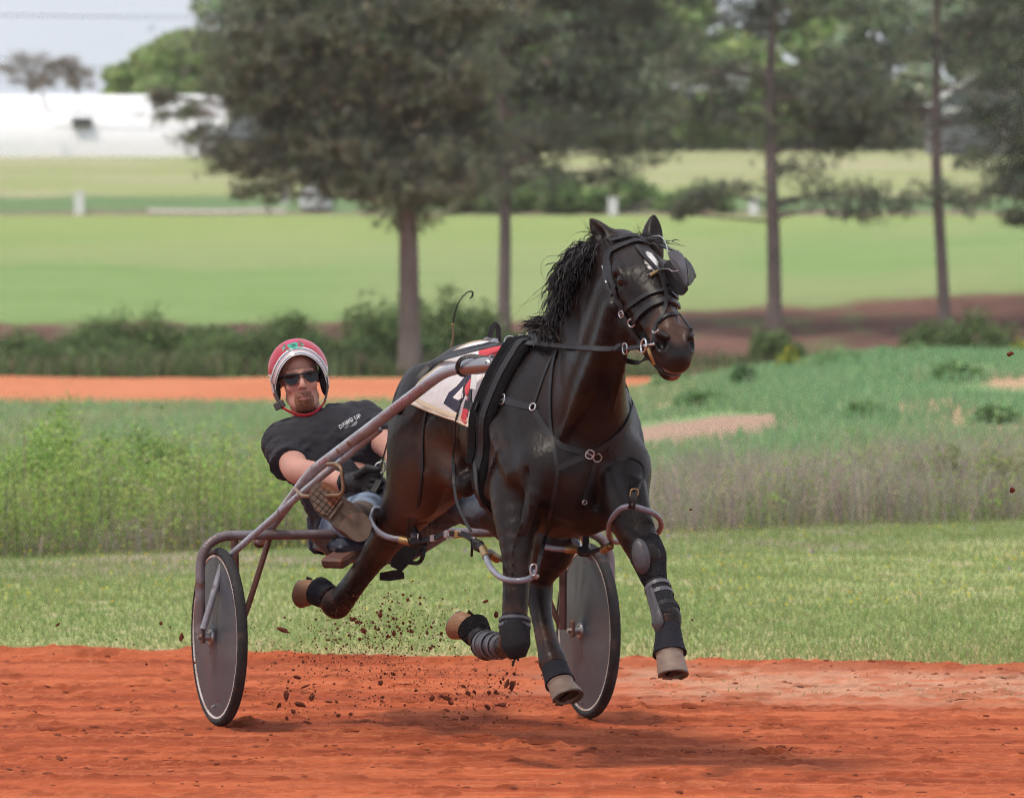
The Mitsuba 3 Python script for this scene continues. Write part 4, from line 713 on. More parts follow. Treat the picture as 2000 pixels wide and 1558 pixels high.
for i in range(120):                                    # locks hanging from the crest base down to the shoulder
    c = J(1090 + 30*hr.random(), 652 + 12*hr.random(), 22.9); e = J(1052 + 62*hr.random(), 690 + 20*hr.random(), 22.93); ctrl.append([c, (c + e)/2 + np.array([-.03, -.03, .03]), e]); ww.append(.003)
for i in range(16):
    u = hr.random(); c = crest[int(u*(len(crest) - 1))]; ctrl.append([c, c + np.array([-.12, -.02, .10])*hr.uniform(.7, 1.3) + hr.normal(size=3)*.03, c + np.array([-.15, 0, .0]) + hr.normal(size=3)*.05, c + np.array([-.15, 0, -.09]) + hr.normal(size=3)*.05]); ww.append(.0012)
cols = np.array([.012, .010, .011])*(1 + .5*hr.random((len(ctrl), 1))); me, cv = strands(None, ctrl, ww, cols, 6, 10); part(H, 'mane', me, 'm_hair', True, color=cv)
ctrl, ww = [], []
for i in range(200):
    c = J(1230 + 26*hr.normal(), 470 + 4*hr.normal(), 22.46 + .03*hr.normal()); e = c + np.array([.03 + .03*hr.normal(), -.05 + .02*hr.normal(), -.01 + .014*hr.normal()]); ctrl.append([c, (c + e)/2 + [0, 0, .012], e]); ww.append(.002)
for q, bx, by in ((-1, 1166, 458), (1, 1262, 462)):
    for i in range(26): c = J(bx + 6*hr.normal(), by + 5*hr.normal(), 22.47); ctrl.append([c, c + np.array([-.012*1, 0, .012]), c + np.array([-.03 + .01*hr.normal(), 0, .02 + .018*hr.normal()])]); ww.append(.0009)
cols = np.array([.014, .011, .011])*(1 + .5*hr.random((len(ctrl), 1))); me, cv = strands(None, ctrl, ww, cols, 7); part(H, 'forelock', me, 'm_hair', True, color=cv)
ctrl, ww = [], []
dock = S(.70, 0, 1.30)
for i in range(700): r3 = hr.normal(size=3); e = S(.42 + .04*r3[0], -.02 + .035*r3[1], .70 + .14*hr.random()); ctrl.append([dock + .018*r3, dock + np.array([-.03, .16, .06]) + .03*r3, S(.50, 0, 1.0) + .045*r3, e]); ww.append(.003)
me, cv = strands(None, ctrl, ww, np.array([.012, .010, .010])*(1 + .5*hr.random((len(ctrl), 1))), 8); part(H, 'tail', me, 'm_hair', True, color=cv)
# ---------------------------------------------------------------- the racing cart
def rust(c0, c1, sc=9): return mikit.proc(lambda p, n, uv: mix(mix(c0, c1, smoothstep(.42, .66, fbm(p.x*sc, p.y*sc, p.z*sc, 4))), (.16, .065, .04), smoothstep(.68, .76, fbm(p.x*22, p.y*22, p.z*22, 3))*.8))
mat('frame', bump(princ(rust((.33, .355, .405), (.26, .255, .285)), .32, .5, metallic=.12), lambda p, n, uv: fbm(p.x*60, p.y*60, p.z*60, 3), .0012))
mat('frame_brown', bump(princ(rust((.165, .085, .068), (.11, .055, .045)), .45, .45, metallic=.2), lambda p, n, uv: fbm(p.x*60, p.y*60, p.z*60, 3), .0012))
mat('frame_mauve', bump(princ(rust((.22, .20, .22), (.15, .115, .115)), .40, .5, metallic=.3), lambda p, n, uv: fbm(p.x*60, p.y*60, p.z*60, 3), .0012)); mat('brass', princ((.36, .24, .10), .38, .5, metallic=.6)); mat('dull_brass', princ((.24, .155, .095), .45, .5, metallic=.4)); mat('chrome', princ((.72, .71, .70), .16, .5, metallic=1.0)); mat('steel', princ((.42, .41, .42), .35, .5, metallic=.9))
mat('tyre', bump(princ(mikit.proc(lambda p, n, uv: mix((.030, .029, .031), (.10, .065, .055), smoothstep(.5, .8, fbm(p.x*16, p.y*16, p.z*16, 3))*.6)), .75, .25), lambda p, n, uv: fbm(p.x*90, p.y*90, p.z*90, 2), .001))
mat('disc', bump(princ(mikit.proc(lambda p, n, uv: mix((.050, .059, .076), (.072, .077, .088), smoothstep(.40, .75, fbm(p.x*5, p.y*5, p.z*5, 4)))), .40, .45), lambda p, n, uv: fbm(p.x*9, p.y*9, p.z*9, 2), .004)); mat('rim', princ(mikit.proc(lambda p, n, uv: mix((.60, .56, .53), (.40, .30, .25), smoothstep(.4, .7, fbm(p.x*14, p.y*14, p.z*14, 3)))), .4, .5)); mat('red_print', princ((.33, .045, .05), .5, .4))
mat('strap', bump(princ((.015, .014, .016), .48, .38), lambda p, n, uv: fbm(p.x*240, p.y*240, p.z*240, 2), .0003)); mat('fleece', bump(princ((.008, .008, .009), .95, .1, sheen=.5), lambda p, n, uv: fbm(p.x*130, p.y*130, p.z*130, 3), .006)); mat('rubber', princ((.016, .016, .018), .6, .3)); mat('seat_vinyl', princ((.03, .035, .055), .45, .4))
C = thing('racing_sulky', 'two wheeled racing sulky with disc wheels and long weathered metal shafts behind the horse', 'sulky')
def SB(p): d = np.asarray(p, float) - O; return np.array([d @ U, d @ Lf, d[2]])
def mir(p): b = SB(p); k = min(max(b[0]/2.0, 0), 1); return O + b[0]*U + ((.014 - b[1])*(1 - k) + k*(2*L0 - b[1] - .01))*Lf + b[2]*UZ
def pair(name, pts, r, m='m_frame', bend=.06, lab=None):
    k = part(C, name, bent(pts, r, bend), m, True, label=lab); part(C, name, bent([mir(p) for p in pts], r, bend), m, True); return k
WL = J(428, 1250, 24.75)
WL[2] = .333 + z_track(WL[0], WL[1]) - .006 if 'z_track' in globals() else .333
for c, out in ((WL, -1), (mir(WL), 1)):
    ax = Lf*out
    w = part(C, 'wheel', lathe(c, ax, [(0, .030), (.045, .030), (.06, .024), (.300, .013), (.303, .010), (.303, -.010), (.300, -.013), (.06, -.024), (.045, -.030), (0, -.030)], 72), 'm_disc', 25, label='grey disc wheel')
    a = np.linspace(0, 2*np.pi, 17); prof = [(.3175 + .0160*math.cos(t), .0205*math.sin(t)) for t in a[:-1]]; prof = [(r if r > .304 else .304, y) for r, y in prof]
    part(w, 'tyre', lathe(c, ax, prof, 90, True), 'm_tyre', True)
    for q in (1, -1): part(w, 'rim', lathe(c, ax, [(.298, q*.0135), (.2985, q*.0165), (.3055, q*.0175), (.3065, q*.0155), (.3065, q*.0125)][::q], 90), 'm_rim', 20)
    part(w, 'hub', lathe(c, ax, [(0, .058), (.014, .058), (.015, .040), (.028, .039), (.032, .030), (.032, -.030), (.028, -.039), (.015, -.040), (.014, -.058), (0, -.058)], 32), 'm_steel', 25)
    part(w, 'valve', tube([c + ax*.014 - UZ*.255, c + ax*.03 - UZ*.262 + U*.002], .004, 6), 'm_chrome', True)
    for q in (1, -1):
        e = c + ax*q*.064; part(C, 'axle_plate', box(e + UZ*.008, (.034, .014, .062), [U, Lf, UZ], .004), 'm_frame' if q == out else 'm_frame_brown', 30); part(C, 'axle_nut', lathe(e + ax*q*.006, ax*q, [(0, .014), (.010, .014), (.010, 0), (.014, 0), (.014, -.001)], 6), 'm_steel', False)
part(C, 'arch', bent([J(391, 1236, 24.69), J(391, 1046, 24.70), mir(J(391, 1046, 24.70)), mir(J(391, 1236, 24.69))], .0185, .13, 14), 'm_frame_mauve', True, label='mauve brown axle arch over both wheels')
pair('fork_leg', [J(458, 1052, 24.84), J(463, 1240, 24.83)], .0150, 'm_frame_brown')
pair('inner_stay', [J(536, 1020, 24.86), J(484, 1185, 24.86), J(464, 1236, 24.84)], .0115, 'm_frame_brown', .03)
SH = [J(952, 712, 23.10), J(872, 722, 23.28), J(607, 922, 24.42), J(548, 1003, 24.74), J(507, 1058, 24.93)]
sk = pair('shaft', SH, .0205, 'm_frame', .10, 'long weathered metal shaft'); part(C, 'shaft_end', trimesh.Trimesh(np.asarray(trimesh.creation.icosphere(2, .024).vertices) + SH[-1], trimesh.creation.icosphere(2).faces), 'm_frame_brown', True)
pair('outer_stay', [J(742, 838, 23.90), J(604, 950, 24.40), J(436, 1096, 24.70), J(397, 1228, 24.66)], .0130, 'm_frame', .04)
# tip coupling of the shafts
for f in (lambda p: p, mir):
    a, b = f(J(905, 717, 23.20)), f(J(965, 712, 23.07)); d = unit(b - a); k = part(C, 'shaft_tip', tube([a, a*.97 + b*.03, a*.6 + b*.4, a*.15 + b*.85, b], [.024, .029, .030, .028, .016], 14, smooth=3), 'm_steel', True, label='notched metal shaft tip')
    for t in (.28, .45, .62, .79): q = a*(1 - t) + b*t; part(k, 'notch', box(q + np.array([-.004, -.0265, .004]), (.008, .008, .017), [d, unit(np.cross(UZ, d)), UZ], .001), 'm_rubber', False)
    part(k, 'collar', torus(a, d, .028, .007), 'm_strap', True)
# stirrups for the driver's feet
pair('stirrup', [J(577, 955, 24.50), J(592, 969, 24.28), J(664, 967, 24.07), J(671, 958, 24.06), J(667, 914, 24.06), J(655, 905, 24.10), J(632, 906, 24.33)], .0072, 'm_dull_brass', .02, 'brown foot rest loop')
# red lettering along the near shaft, wrapped on the tube
def on_shaft(txt, p0, p1, h, ang=.30, bold=False):
    a, b = np.asarray(SH[1]), np.asarray(SH[2]); ax = unit(b - a)
    def proj(p): return a + ax*np.dot(p - a, ax)
    q0, q1 = proj(p0), proj(p1); d = unit(q1 - q0); m = meshkit.text_mesh(txt, h, .0008, bold); v = np.asarray(m.vertices); L_ = np.linalg.norm(q1 - q0); x = v[:, 0]*L_/max(v[:, 0].max(), 1e-6)
    fr = unit(np.array([0, -1, 0]) - d*np.dot([0, -1, 0], d)); up = np.cross(d, fr); up = up if up[2] > 0 else -up; th = ang + (v[:, 1] - h/2)/.0205; r = .0206 + v[:, 2]
    return trimesh.Trimesh(q0 + x[:, None]*d + r[:, None]*(np.cos(th)[:, None]*fr + np.sin(th)[:, None]*up), m.faces, process=False)
part(sk, 'lettering', [on_shaft('TERMINATOR', J(775, 800, 23.7), J(834, 749, 23.45), .017), on_shaft('-', J(763, 811, 23.8), J(770, 804, 23.75), .02), on_shaft('-', J(838, 744, 23.42), J(845, 739, 23.38), .02), on_shaft('ATER', J(626, 905, 24.3), J(649, 886, 24.25), .015)], 'm_red_print', False, label='worn red lettering along the shaft')
# seat, its bracket, foot block and mud flap
st = part(C, 'seat', box(J(722, 1066, 24.98), (.34, .36, .07), [U, Lf, UZ], .025), 'm_seat_vinyl', 40); part(st, 'seat_back', box(J(690, 1040, 25.20), (.05, .36, .16), [unit(U + .25*UZ), Lf, unit(UZ - .25*U)], .02), 'm_seat_vinyl', 40)
br = [J(612, 1050, 24.90), J(652, 1092, 24.90), J(790, 1096, 24.98), J(866, 1048, 25.02)]
part(C, 'seat_bracket', sweep(np.array(br), [[-.03, -.010], [-.03, .010], [.03, .010], [.03, -.010]], np.tile(UZ, (4, 1))), 'm_frame_brown', 30); part(C, 'seat_plate', trimesh.Trimesh(np.vstack([[b + U*.02, b - U*.02] for b in (br[0] + UZ*.0, br[1] - UZ*.012, br[2] - UZ*.012, br[3])])).convex_hull, 'm_frame_brown', False)
a, b = J(650, 1100, 24.72), J(692, 1074, 24.86); part(C, 'foot_block', box((a + b)/2, (np.linalg.norm(b - a)*1.1, .10, .040), [unit(b - a), unit(np.cross(UZ, b - a)), unit(np.cross(b - a, np.cross(UZ, b - a)))], .01), 'm_frame_brown', 30, label='ridged brown block under the seat')
fl = [J(800, 1058, 24.8), J(783, 1085, 24.78), J(772, 1110, 24.77)]; part(C, 'mud_flap', [sweep(np.array(fl), [[-.05, -.005], [-.05, .005], [.04, .005], [.03, -.005]], np.tile(unit(U + .1*UZ), (3, 1)), scale=[1, .9, .55]), trimesh.Trimesh([J(*q, Y) for Y in (24.74, 24.755) for q in ((742, 1118), (741, 1133), (762, 1134), (790, 1130), (789, 1118), (778, 1112), (768, 1113), (754, 1124))]).convex_hull], 'm_rubber', False)
part(C, 'hanging_strap', ribbon(spline([J(824, 1060, 24.9), J(827, 1080, 24.85), J(818, 1098, 24.85), J(798, 1098, 24.85)], 6), np.tile(U, (19, 1)), .016, .003), 'm_strap', False)

# ---------------------------------------------------------------- harness
def drape(px, w, th=.0045, lift=.001, n=8, ex0=None, ex1=None):
    P, N = hcast.pix(px, n); P = P + N*lift
    for e, at in ((ex0, 0), (ex1, -1)):
        if e is not None:
            e = np.atleast_2d(e); k = len(e); P, N = (np.vstack([e, P]), np.vstack([np.repeat(N[:1], k, 0), N])) if at == 0 else (np.vstack([P, e]), np.vstack([N, np.repeat(N[-1:], k, 0)]))
    return ribbon(P, N, w, th)
def at(px, py, lift=0.0): P, N = hcast.pix([(px, py)], 0); return P[0] + N[0]*lift, N[0]
def ring_on(px, py, R, r, tilt=None, lift=.012, sq=1.0): p, n = at(px, py, lift); return torus(p, n if tilt is None else tilt, R, r, 24, 8, sq=sq)
def buckle(px, py, w, h, ang=0.0, lift=.007):
    p, n = at(px, py, lift); x = unit(np.cross(UZ, n)); y = np.cross(n, x); x, y = x*math.cos(ang) + y*math.sin(ang), y*math.cos(ang) - x*math.sin(ang)
    q = [p + sx*x*w/2 + sy*y*h/2 for sx, sy in ((-1, -1), (1, -1), (1, 1), (-1, 1))]; return [tube(q, .0024, 6, closed=True, smooth=3), tube([p - x*w/2, p + x*w/2], .0018, 5)]
def mirror_body(v): b = (np.asarray(v) - O) @ BR.T; b[:, 1] = 2*L0 - b[:, 1]; return O + b @ BR
def section_loop(pt, nrm):
    path = trimesh.intersections.mesh_plane(body, nrm, pt); pts = path.reshape(-1, 3); return pts
def girth_ring(pt, nrm, lo=-1e9, hi=1e9, off=.004, n=90):
    """Outline of the trunk in a slanted plane, as points round its middle."""
    p = section_loop(pt, nrm); c = S(SB(pt)[0] - .08, 0, 1.12); c = c - nrm*np.dot(c - pt, nrm); x = unit(Lf - nrm*np.dot(Lf, nrm)); y = np.cross(nrm, x); y = y if y[2] > 0 else -y
    d = p - c; a = np.arctan2(d @ y, d @ x); r = np.hypot(d @ x, d @ y); k = r < .48; a, r = a[k], r[k]; out = []
    for t in np.linspace(-np.pi, np.pi, n, endpoint=False):
        q = np.abs((a - t + np.pi) % (2*np.pi) - np.pi) < .07; out.append(r[q].max() if q.any() else np.nan)
    out = np.array(out); out = np.where(np.isnan(out), np.nanmedian(out), out)
    for _ in range(4): out = (np.roll(out, 1) + 2*out + np.roll(out, -1))/4
    t = np.linspace(-np.pi, np.pi, n, endpoint=False); N = np.cos(t)[:, None]*x + np.sin(t)[:, None]*y
    return c + N*(out + off)[:, None], N, t
G = thing('harness', 'black leather harness with fleece girth pad, rings and breast straps on the horse', 'harness')
gn = unit(.946*U + .45*Lf - .20*UZ); gp = S(2.09, 0, 1.46)
P, N, tt = girth_ring(gp, gn, off=.002)
sel = (tt > -.85) & (tt < np.pi) ; P[:, 2] = np.minimum(P[:, 2], 1.452 + .12*np.maximum(P[:, 2] - 1.452, 0)); order = np.argsort((tt + np.pi/2) % (2*np.pi)); P, N, tt = P[order], N[order], tt[order]        # start under the belly
wd = np.interp(np.linspace(0, 1, 90), [0, .12, .22, .35, .65, .78, .88, 1], [.050, .055, .075, .092, .092, .075, .055, .050])/.1
prof = [[-.05, 0], [-.046, .018], [-.02, .026], [.02, .026], [.046, .018], [.05, 0]]
part(G, 'girth_pad', sweep(P, prof, N, True, scale=wd), 'm_fleece', True, label='thick black fleece girth pad')
part(G, 'girth_strap', ribbon(P + N*np.interp(wd, [.5, 1.35], [.016, .034])[:, None], N, .026, .004, True), 'm_strap', False)
part(G, 'backing_strap', ribbon(P[20:70] + N[20:70]*.008 - gn*.055, N[20:70], .035, .010), 'm_fleece', False)
top = P[np.argmax(P[:, 2])]
part(G, 'saddle_tree', box(top + UZ*.026 - U*.06, (.08, .14, .018), [gn, Lf, np.cross(gn, Lf)], .008), 'm_strap', 30)
pxs = 1000 + P[:, 0]/P[:, 1]*F; near = np.where((tt > np.pi/2) | (tt < -np.pi/2), np.abs(pxs - 1014), 1e9); Yt = P[np.argmin(near), 1] - .045; tr1 = J(996, 667, Yt + .03); tr2 = J(1018, 662, Yt + .08); part(G, 'terret_ring', torus(tr1, unit([-.2, -1, .1]), .0195, .0026, 28, 8), 'm_chrome', True, label='large bright terret ring'); part(G, 'terret_ring', torus(tr2, unit([.2, -1, .3]), .014, .0024, 24, 8), 'm_chrome', True)
for q in (tr1, tr2): part(G, 'terret_base', lathe(q - UZ*.03, UZ, [(0, 0), (.012, 0), (.010, .006), (.004, .010), (0, .011)], 12), 'm_steel', 30)
part(G, 'check_hook', ribbon(spline([J(956, 664, 23.2), J(960, 645, 23.2), J(966, 634, 23.2), J(973, 640, 23.2), J(975, 668, 23.2)], 6), np.tile(unit([-.3, -1, .1]), (25, 1)), .018, .004), 'm_strap', False, label='upright black leather loop'); part(G, 'hook_base', [lathe(J(952, 665, 23.15), UZ, [(0, 0), (.014, 0), (.014, .01), (0, .012)], 10), lathe(J(966, 668, 23.19), UZ, [(0, 0), (.016, 0), (.012, .012), (0, .014)], 10)], 'm_steel', 30)
# straps seen on the near side
part(G, 'shoulder_strap', drape([(936, 762), (960, 772), (985, 781), (1015, 790), (1040, 795)], .024), 'm_strap', False); part(G, 'buckle', buckle(984, 781, .024, .030, .35), 'm_chrome', True); part(G, 'ring', ring_on(1043, 796, .0125, .003, lift=.008), 'm_chrome', True)
part(G, 'neck_strap', drape([(1044, 788), (1052, 765), (1062, 735), (1075, 705), (1088, 684)], .012), 'm_strap', False)
part(G, 'breast_strap', drape([(1046, 803), (1060, 828), (1078, 856), (1100, 872), (1125, 880), (1148, 886)], .022), 'm_strap', False); part(G, 'breast_strap', drape([(1089, 914), (1112, 904), (1148, 887), (1178, 872), (1200, 856), (1218, 835), (1233, 802), (1232, 786)], .021, lift=.005), 'm_strap', False, label='main breast strap crossing to the far shoulder')
part(G, 'buckle', buckle(1150, 886, .022, .024, -.5, .012), 'm_chrome', True); part(G, 'ring', ring_on(1166, 893, .0145, .0028, lift=.006), 'm_steel', True); part(G, 'martingale_strap', drape([(1163, 902), (1157, 925), (1149, 950), (1140, 976)], .019), 'm_strap', False); part(G, 'ring', ring_on(1139, 979, .011, .0028, lift=.008, sq=.6), 'm_chrome', True)
part(G, 'hobble_hanger', drape([(1090, 684), (1080, 715), (1076, 760), (1076, 810), (1079, 860), (1088, 912), (1085, 950), (1076, 1000), (1066, 1045)], .0135, lift=.003, ex1=np.array([J(1056, 1085, 22.42), J(1050, 1120, 22.40)])), 'm_strap', False)
part(G, 'hobble_hanger', ribbon(spline([at(1193, 864, .006)[0], at(1190, 882, .004)[0], at(1203, 897, .004)[0], at(1228, 896, .006)[0], J(1254, 908, 22.50), J(1257, 932, 22.46), J(1243, 962, 22.40), J(1234, 988, 22.38)], 6), np.tile(unit([-.1, -1, .1]), (43, 1)), .009, .003), 'm_strap', False); q = J(1238, 963, 22.385); part(G, 'buckle', [tube([q + [-.011, 0, -.012], q + [.011, 0, -.010], q + [.014, 0, .012], q + [-.008, 0, .012]], .0025, 6, closed=True, smooth=3)], 'm_brass', True)
part(G, 'hobble_hanger', drape([(930, 700), (918, 745), (906, 794), (897, 828), (894, 868), (888, 915)], .011, lift=.013, ex1=spline([J(887, 945, 23.55), J(893, 980, 23.45), (J(908, 1015, 23.35)), J(921, 1038, 23.3)], 5)), 'm_strap', False)
part(G, 'hobble_hanger', drape([(856, 715), (836, 780), (828, 850), (825, 930), (818, 985)], .010, lift=.003, ex1=np.array([J(806, 1020, 24.0), J(797, 1048, 24.08)])), 'm_strap', False)
part(G, 'girth_billet', drape([(938, 765), (934, 800), (936, 840), (943, 890), (948, 935), (955, 980)], .020, lift=.034), 'm_strap', False); part(G, 'buckle', buckle(946, 878, .02, .016, 0, .042), 'm_chrome', True); part(G, 'keeper', drape([(929, 794), (952, 800)], .030, lift=.04), 'm_strap', False)
tg = [J(921, 731, 23.02), J(932, 731, 23.02), J(929, 760, 23.0), J(918, 759, 23.0)]; part(G, 'white_tag', trimesh.Trimesh(np.vstack([tg, np.array(tg) + [0, .004, 0]])).convex_hull, 'm_white_paint' if 'm_white_paint' in scene else 'm_rim', False, label='narrow white tag below the shaft tip')
part(G, 'shaft_loop', ribbon(spline([J(893, 722, 23.17), J(900, 703, 23.15), J(920, 696, 23.14), J(945, 699, 23.12), J(966, 700, 23.10)], 6), np.tile(unit([-.1, -.8, .6]), (25, 1)), .016, .004), 'm_strap', False)
for i in range(5): q = J(961 + i*2.2 - (i > 2)*3, 700 + i*13, 23.03); part(G, 'chain_link', torus(q, unit([1 if i % 2 else .2, -1, .2]), .011, .0024, 16, 6, sq=1.0), 'm_steel', True)
part(G, 'twine', tube([J(944, 745, 23.0), J(940, 752, 22.99), J(947, 757, 22.99), J(941, 764, 22.99), J(938, 768, 22.99)], .004, 6), 'm_brass', True)
part(G, 'crupper_strap', drape([(985, 669), (950, 679), (915, 688), (885, 697), (858, 711)], .024, lift=.012), 'm_strap', False)
# number cloth lying on the back
NC = thing('number_cloth', 'white and red saddle cloth printed with a dark number 4', 'saddle cloth')
mat('cloth_white', bump(princ(mikit.proc(lambda p, n, uv: mix((.70, .68, .69), (.58, .54, .53), fbm(p.x*9, p.y*9, p.z*9, 3))), .85, .2), lambda p, n, uv: fbm(p.x*22, p.y*22, p.z*22, 3), .006)); mat('cloth_red', princ((.50, .060, .075), .8, .2)); mat('cloth_navy', princ((.035, .033, .060), .75, .25)); mat('cloth_edge', princ((.55, .45, .33), .85, .2))
nu, nv = 34, 70; uu, tt_ = np.meshgrid(np.linspace(0, 1, nu), np.linspace(-1, 1, nv)); ss = 1.22 + .76*uu - .03*np.abs(tt_)*uu - .06*np.abs(tt_)*(1 - uu); an = -tt_*np.radians(66 + 17*uu)
A0_ = O + ss[..., None]*U + L0*Lf + 1.13*UZ; dd = np.sin(an)[..., None]*Lf + np.cos(an)[..., None]*UZ; P, N_ = hcast.hit((A0_ + .8*dd).reshape(-1, 3), -dd.reshape(-1, 3))
P = P.reshape(nv, nu, 3); P = np.where(np.isnan(P), A0_ + .25*dd, P)
for _ in range(8): P[1:-1, 1:-1] = .5*P[1:-1, 1:-1] + .125*(P[:-2, 1:-1] + P[2:, 1:-1] + P[1:-1, :-2] + P[1:-1, 2:])
P = (P + dd*(.012 + .006*(meshkit.fbm(P*7, 3, 3) - .5)[..., None])).reshape(-1, 3); i = np.arange(nu*nv).reshape(nv, nu); f = np.stack([i[:-1, :-1], i[:-1, 1:], i[1:, 1:], i[1:, :-1]], -1).reshape(-1, 4)
cl = trimesh.Trimesh(P, np.vstack([f[:, [0, 1, 2]], f[:, [0, 2, 3]]]), process=False)
Pg = P.reshape(nv, nu, 3); part(NC, 'cloth', cl, 'm_cloth_white', True); part(NC, 'hem', [tube(Pg[0], .0045, 6, smooth=1), tube(Pg[-1], .0045, 6, smooth=1), tube(Pg[:, 0], .0045, 6, smooth=1), tube(Pg[:, -1], .0045, 6, smooth=1), ribbon(Pg[2] + np.array([0, -.003, 0]), dd[2], .016, .002), ribbon(Pg[-3], dd[-3], .016, .002)], 'm_cloth_edge', True); ccast = Caster(cl)
def decal(poly, lift, m, name, edge=.012):
    import shapely.geometry as sg
    v, f = trimesh.creation.triangulate_polygon(sg.Polygon([(820 + a/5.99, 620 + b/5.99) for a, b in poly]), engine='earcut'); v, f = trimesh.remesh.subdivide_to_size(np.c_[v, np.zeros(len(v))], f, 4)
    P, N = ccast.hit(np.repeat(EYE[None], len(v), 0), unit(np.array([ray(a[0], a[1]) for a in v]))); g = np.array([np.nan if np.isnan(p[0]) else 1 for p in P]); f = f[~np.isnan(g)[f].any(1)]
    if len(f): part(NC, name, trimesh.Trimesh(np.nan_to_num(P) + unit(np.nan_to_num(N)*np.sign(-np.nan_to_num(N)[:, 1:2] + 1e-9))*lift, f, process=False), m, False)
decal([(690, 400), (860, 345), (1030, 300), (1110, 320), (1040, 420), (940, 480), (800, 500), (700, 470)], .003, 'm_cloth_red', 'red_panel'); decal([(622, 690), (530, 790), (520, 880), (560, 930), (610, 840), (650, 720)], .003, 'm_cloth_red', 'red_panel'); decal([(600, 880), (520, 1040), (480, 1200), (545, 1255), (565, 1140), (590, 1000)], .003, 'm_cloth_red', 'red_panel')
decal([(625, 640), (545, 685), (440, 810), (350, 880), (285, 1005), (430, 1110), (505, 975), (545, 880), (522, 820), (620, 700)], .004, 'm_cloth_navy', 'number'); decal([(400, 942), (522, 815), (522, 940), (465, 972)], .006, 'm_cloth_white', 'number_gap')

# reins and bridle
def outside(P, lift):
    """Move points of a strap that would sink into the horse out to its surface."""
    d = unit(P - EYE); H_, N_ = hcast.hit(np.repeat(EYE[None], len(P), 0), d); r0 = np.linalg.norm(P - EYE, axis=1); r1 = np.linalg.norm(H_ - EYE, axis=1) - lift; bad = (r0 > r1) & (r0 < r1 + .45); r = np.where(bad, r1, r0)
    for _ in range(6): r[1:-1] = np.minimum(.25*r[:-2] + .5*r[1:-1] + .25*r[2:], np.where(np.isnan(r1[1:-1]) | (r0[1:-1] > r1[1:-1] + .45), 99, r1[1:-1]))
    return EYE + d*r[:, None]
RN = thing('reins', 'long black leather driving reins running from the driver to the bit', 'reins')
rr = [J(744, 930, 24.74), J(750, 893, 24.62), J(768, 836, 24.42), J(801, 764, 24.12), J(845, 712, 23.88), J(905, 690, 23.58), J(960, 676, 23.3), tr1 + [0, -.008, -.006], J(1045, 671, Yt - .08), J(1110, 678, min(22.55, Yt - .2)), J(1180, 682, 22.30), J(1226, 681, 22.14), J(1256, 677, 22.02)]
q = spline(rr, 7); q = outside(q, np.where((1000 + q[:, 0]/q[:, 1]*F > 930) & (1000 + q[:, 0]/q[:, 1]*F < 1085), .048, .012)); part(RN, 'near_rein', ribbon(q, np.tile(unit([-.25, -.75, .6]), (len(q), 1)), .022, .004), 'm_strap', False); part(RN, 'keeper', [ribbon(np.array([J(1203, 681, 22.215), J(1213, 681, 22.175)]), np.tile(unit([-.25, -.75, .6]), (2, 1)), .034, .010)], 'm_strap', False); part(RN, 'buckle', tube([J(1217, 672, 22.15), J(1224, 673, 22.13), J(1224, 690, 22.13), J(1217, 689, 22.15)], .0026, 6, closed=True, smooth=3), 'm_chrome', True)
rl = [J(800, 955, 24.72), J(905, 800, 24.6), J(960, 705, 24.2), J(985, 676, 23.6), tr2 + [0, 0, -.006], J(1120, 672, 22.9), J(1235, 708, 22.35), J(1262, 700, 22.2), J(1300, 690, 22.15)]
q = spline(rl, 7); part(RN, 'far_rein', ribbon(q, np.tile(unit([-.25, -.75, .6]), (len(q), 1)), .020, .004), 'm_strap', False)
gl = J(741, 915, 24.66); part(RN, 'buckle', tube([gl + [-.020, 0, -.016], gl + [.016, 0, -.012], gl + [.020, 0, .022], gl + [-.010, 0, .018]], .004, 6, closed=True, smooth=3), 'm_chrome', True, label='bright rein buckle above the glove'); part(RN, 'rein_loop', ribbon(spline([J(744, 925, 24.66), J(737, 945, 24.62), J(728, 962, 24.6), J(735, 972, 24.62)], 6), np.tile(unit([-.2, -1, .2]), (19, 1)), .022, .004), 'm_strap', False)
B = thing('bridle', 'black leather driving bridle with one raised blinker, nose straps and bright bit rings', 'bridle')
def hd(px): return [(1150 + a/4.868, 420 + b/4.868) for a, b in px]
part(B, 'brow_strap', drape(hd([(165, 440), (185, 370), (260, 322), (360, 282), (450, 252), (530, 268), (600, 282)]), .020, .006, .003), 'm_strap', False)
part(B, 'crown_strap', drape(hd([(230, 250), (300, 235), (400, 215), (470, 225), (520, 265)]), .018, .005, .006), 'm_strap', False)
part(B, 'blinker', drape(hd([(200, 350), (185, 430), (195, 520), (225, 620), (265, 720)]), .034, .006, .003), 'm_strap', False, label='flat near side blinker leather behind the eye')
part(B, 'cheek_strap', drape(hd([(255, 700), (280, 810), (320, 910), (380, 1030), (450, 1150), (510, 1225)]), .018, .006, .004), 'm_strap', False)
part(B, 'nose_band', drape(hd([(325, 915), (440, 832), (580, 752), (690, 726), (760, 730), (840, 800)]), .016, .006, .004), 'm_strap', False); part(B, 'shadow_roll', drape(hd([(440, 1010), (500, 940), (570, 880), (650, 842), (720, 822), (800, 838), (860, 905), (905, 955)]), .021, .010, .003), 'm_strap', False)
part(B, 'face_strap', drape(hd([(455, 310), (540, 420), (640, 535), (690, 640), (718, 730), (728, 800), (722, 900), (695, 985), (650, 1050), (635, 1130), (640, 1200)]), .013, .005, .006), 'm_strap', False); part(B, 'face_plate', drape(hd([(672, 578), (725, 680)]), .020, .008, .008), 'm_strap', False)
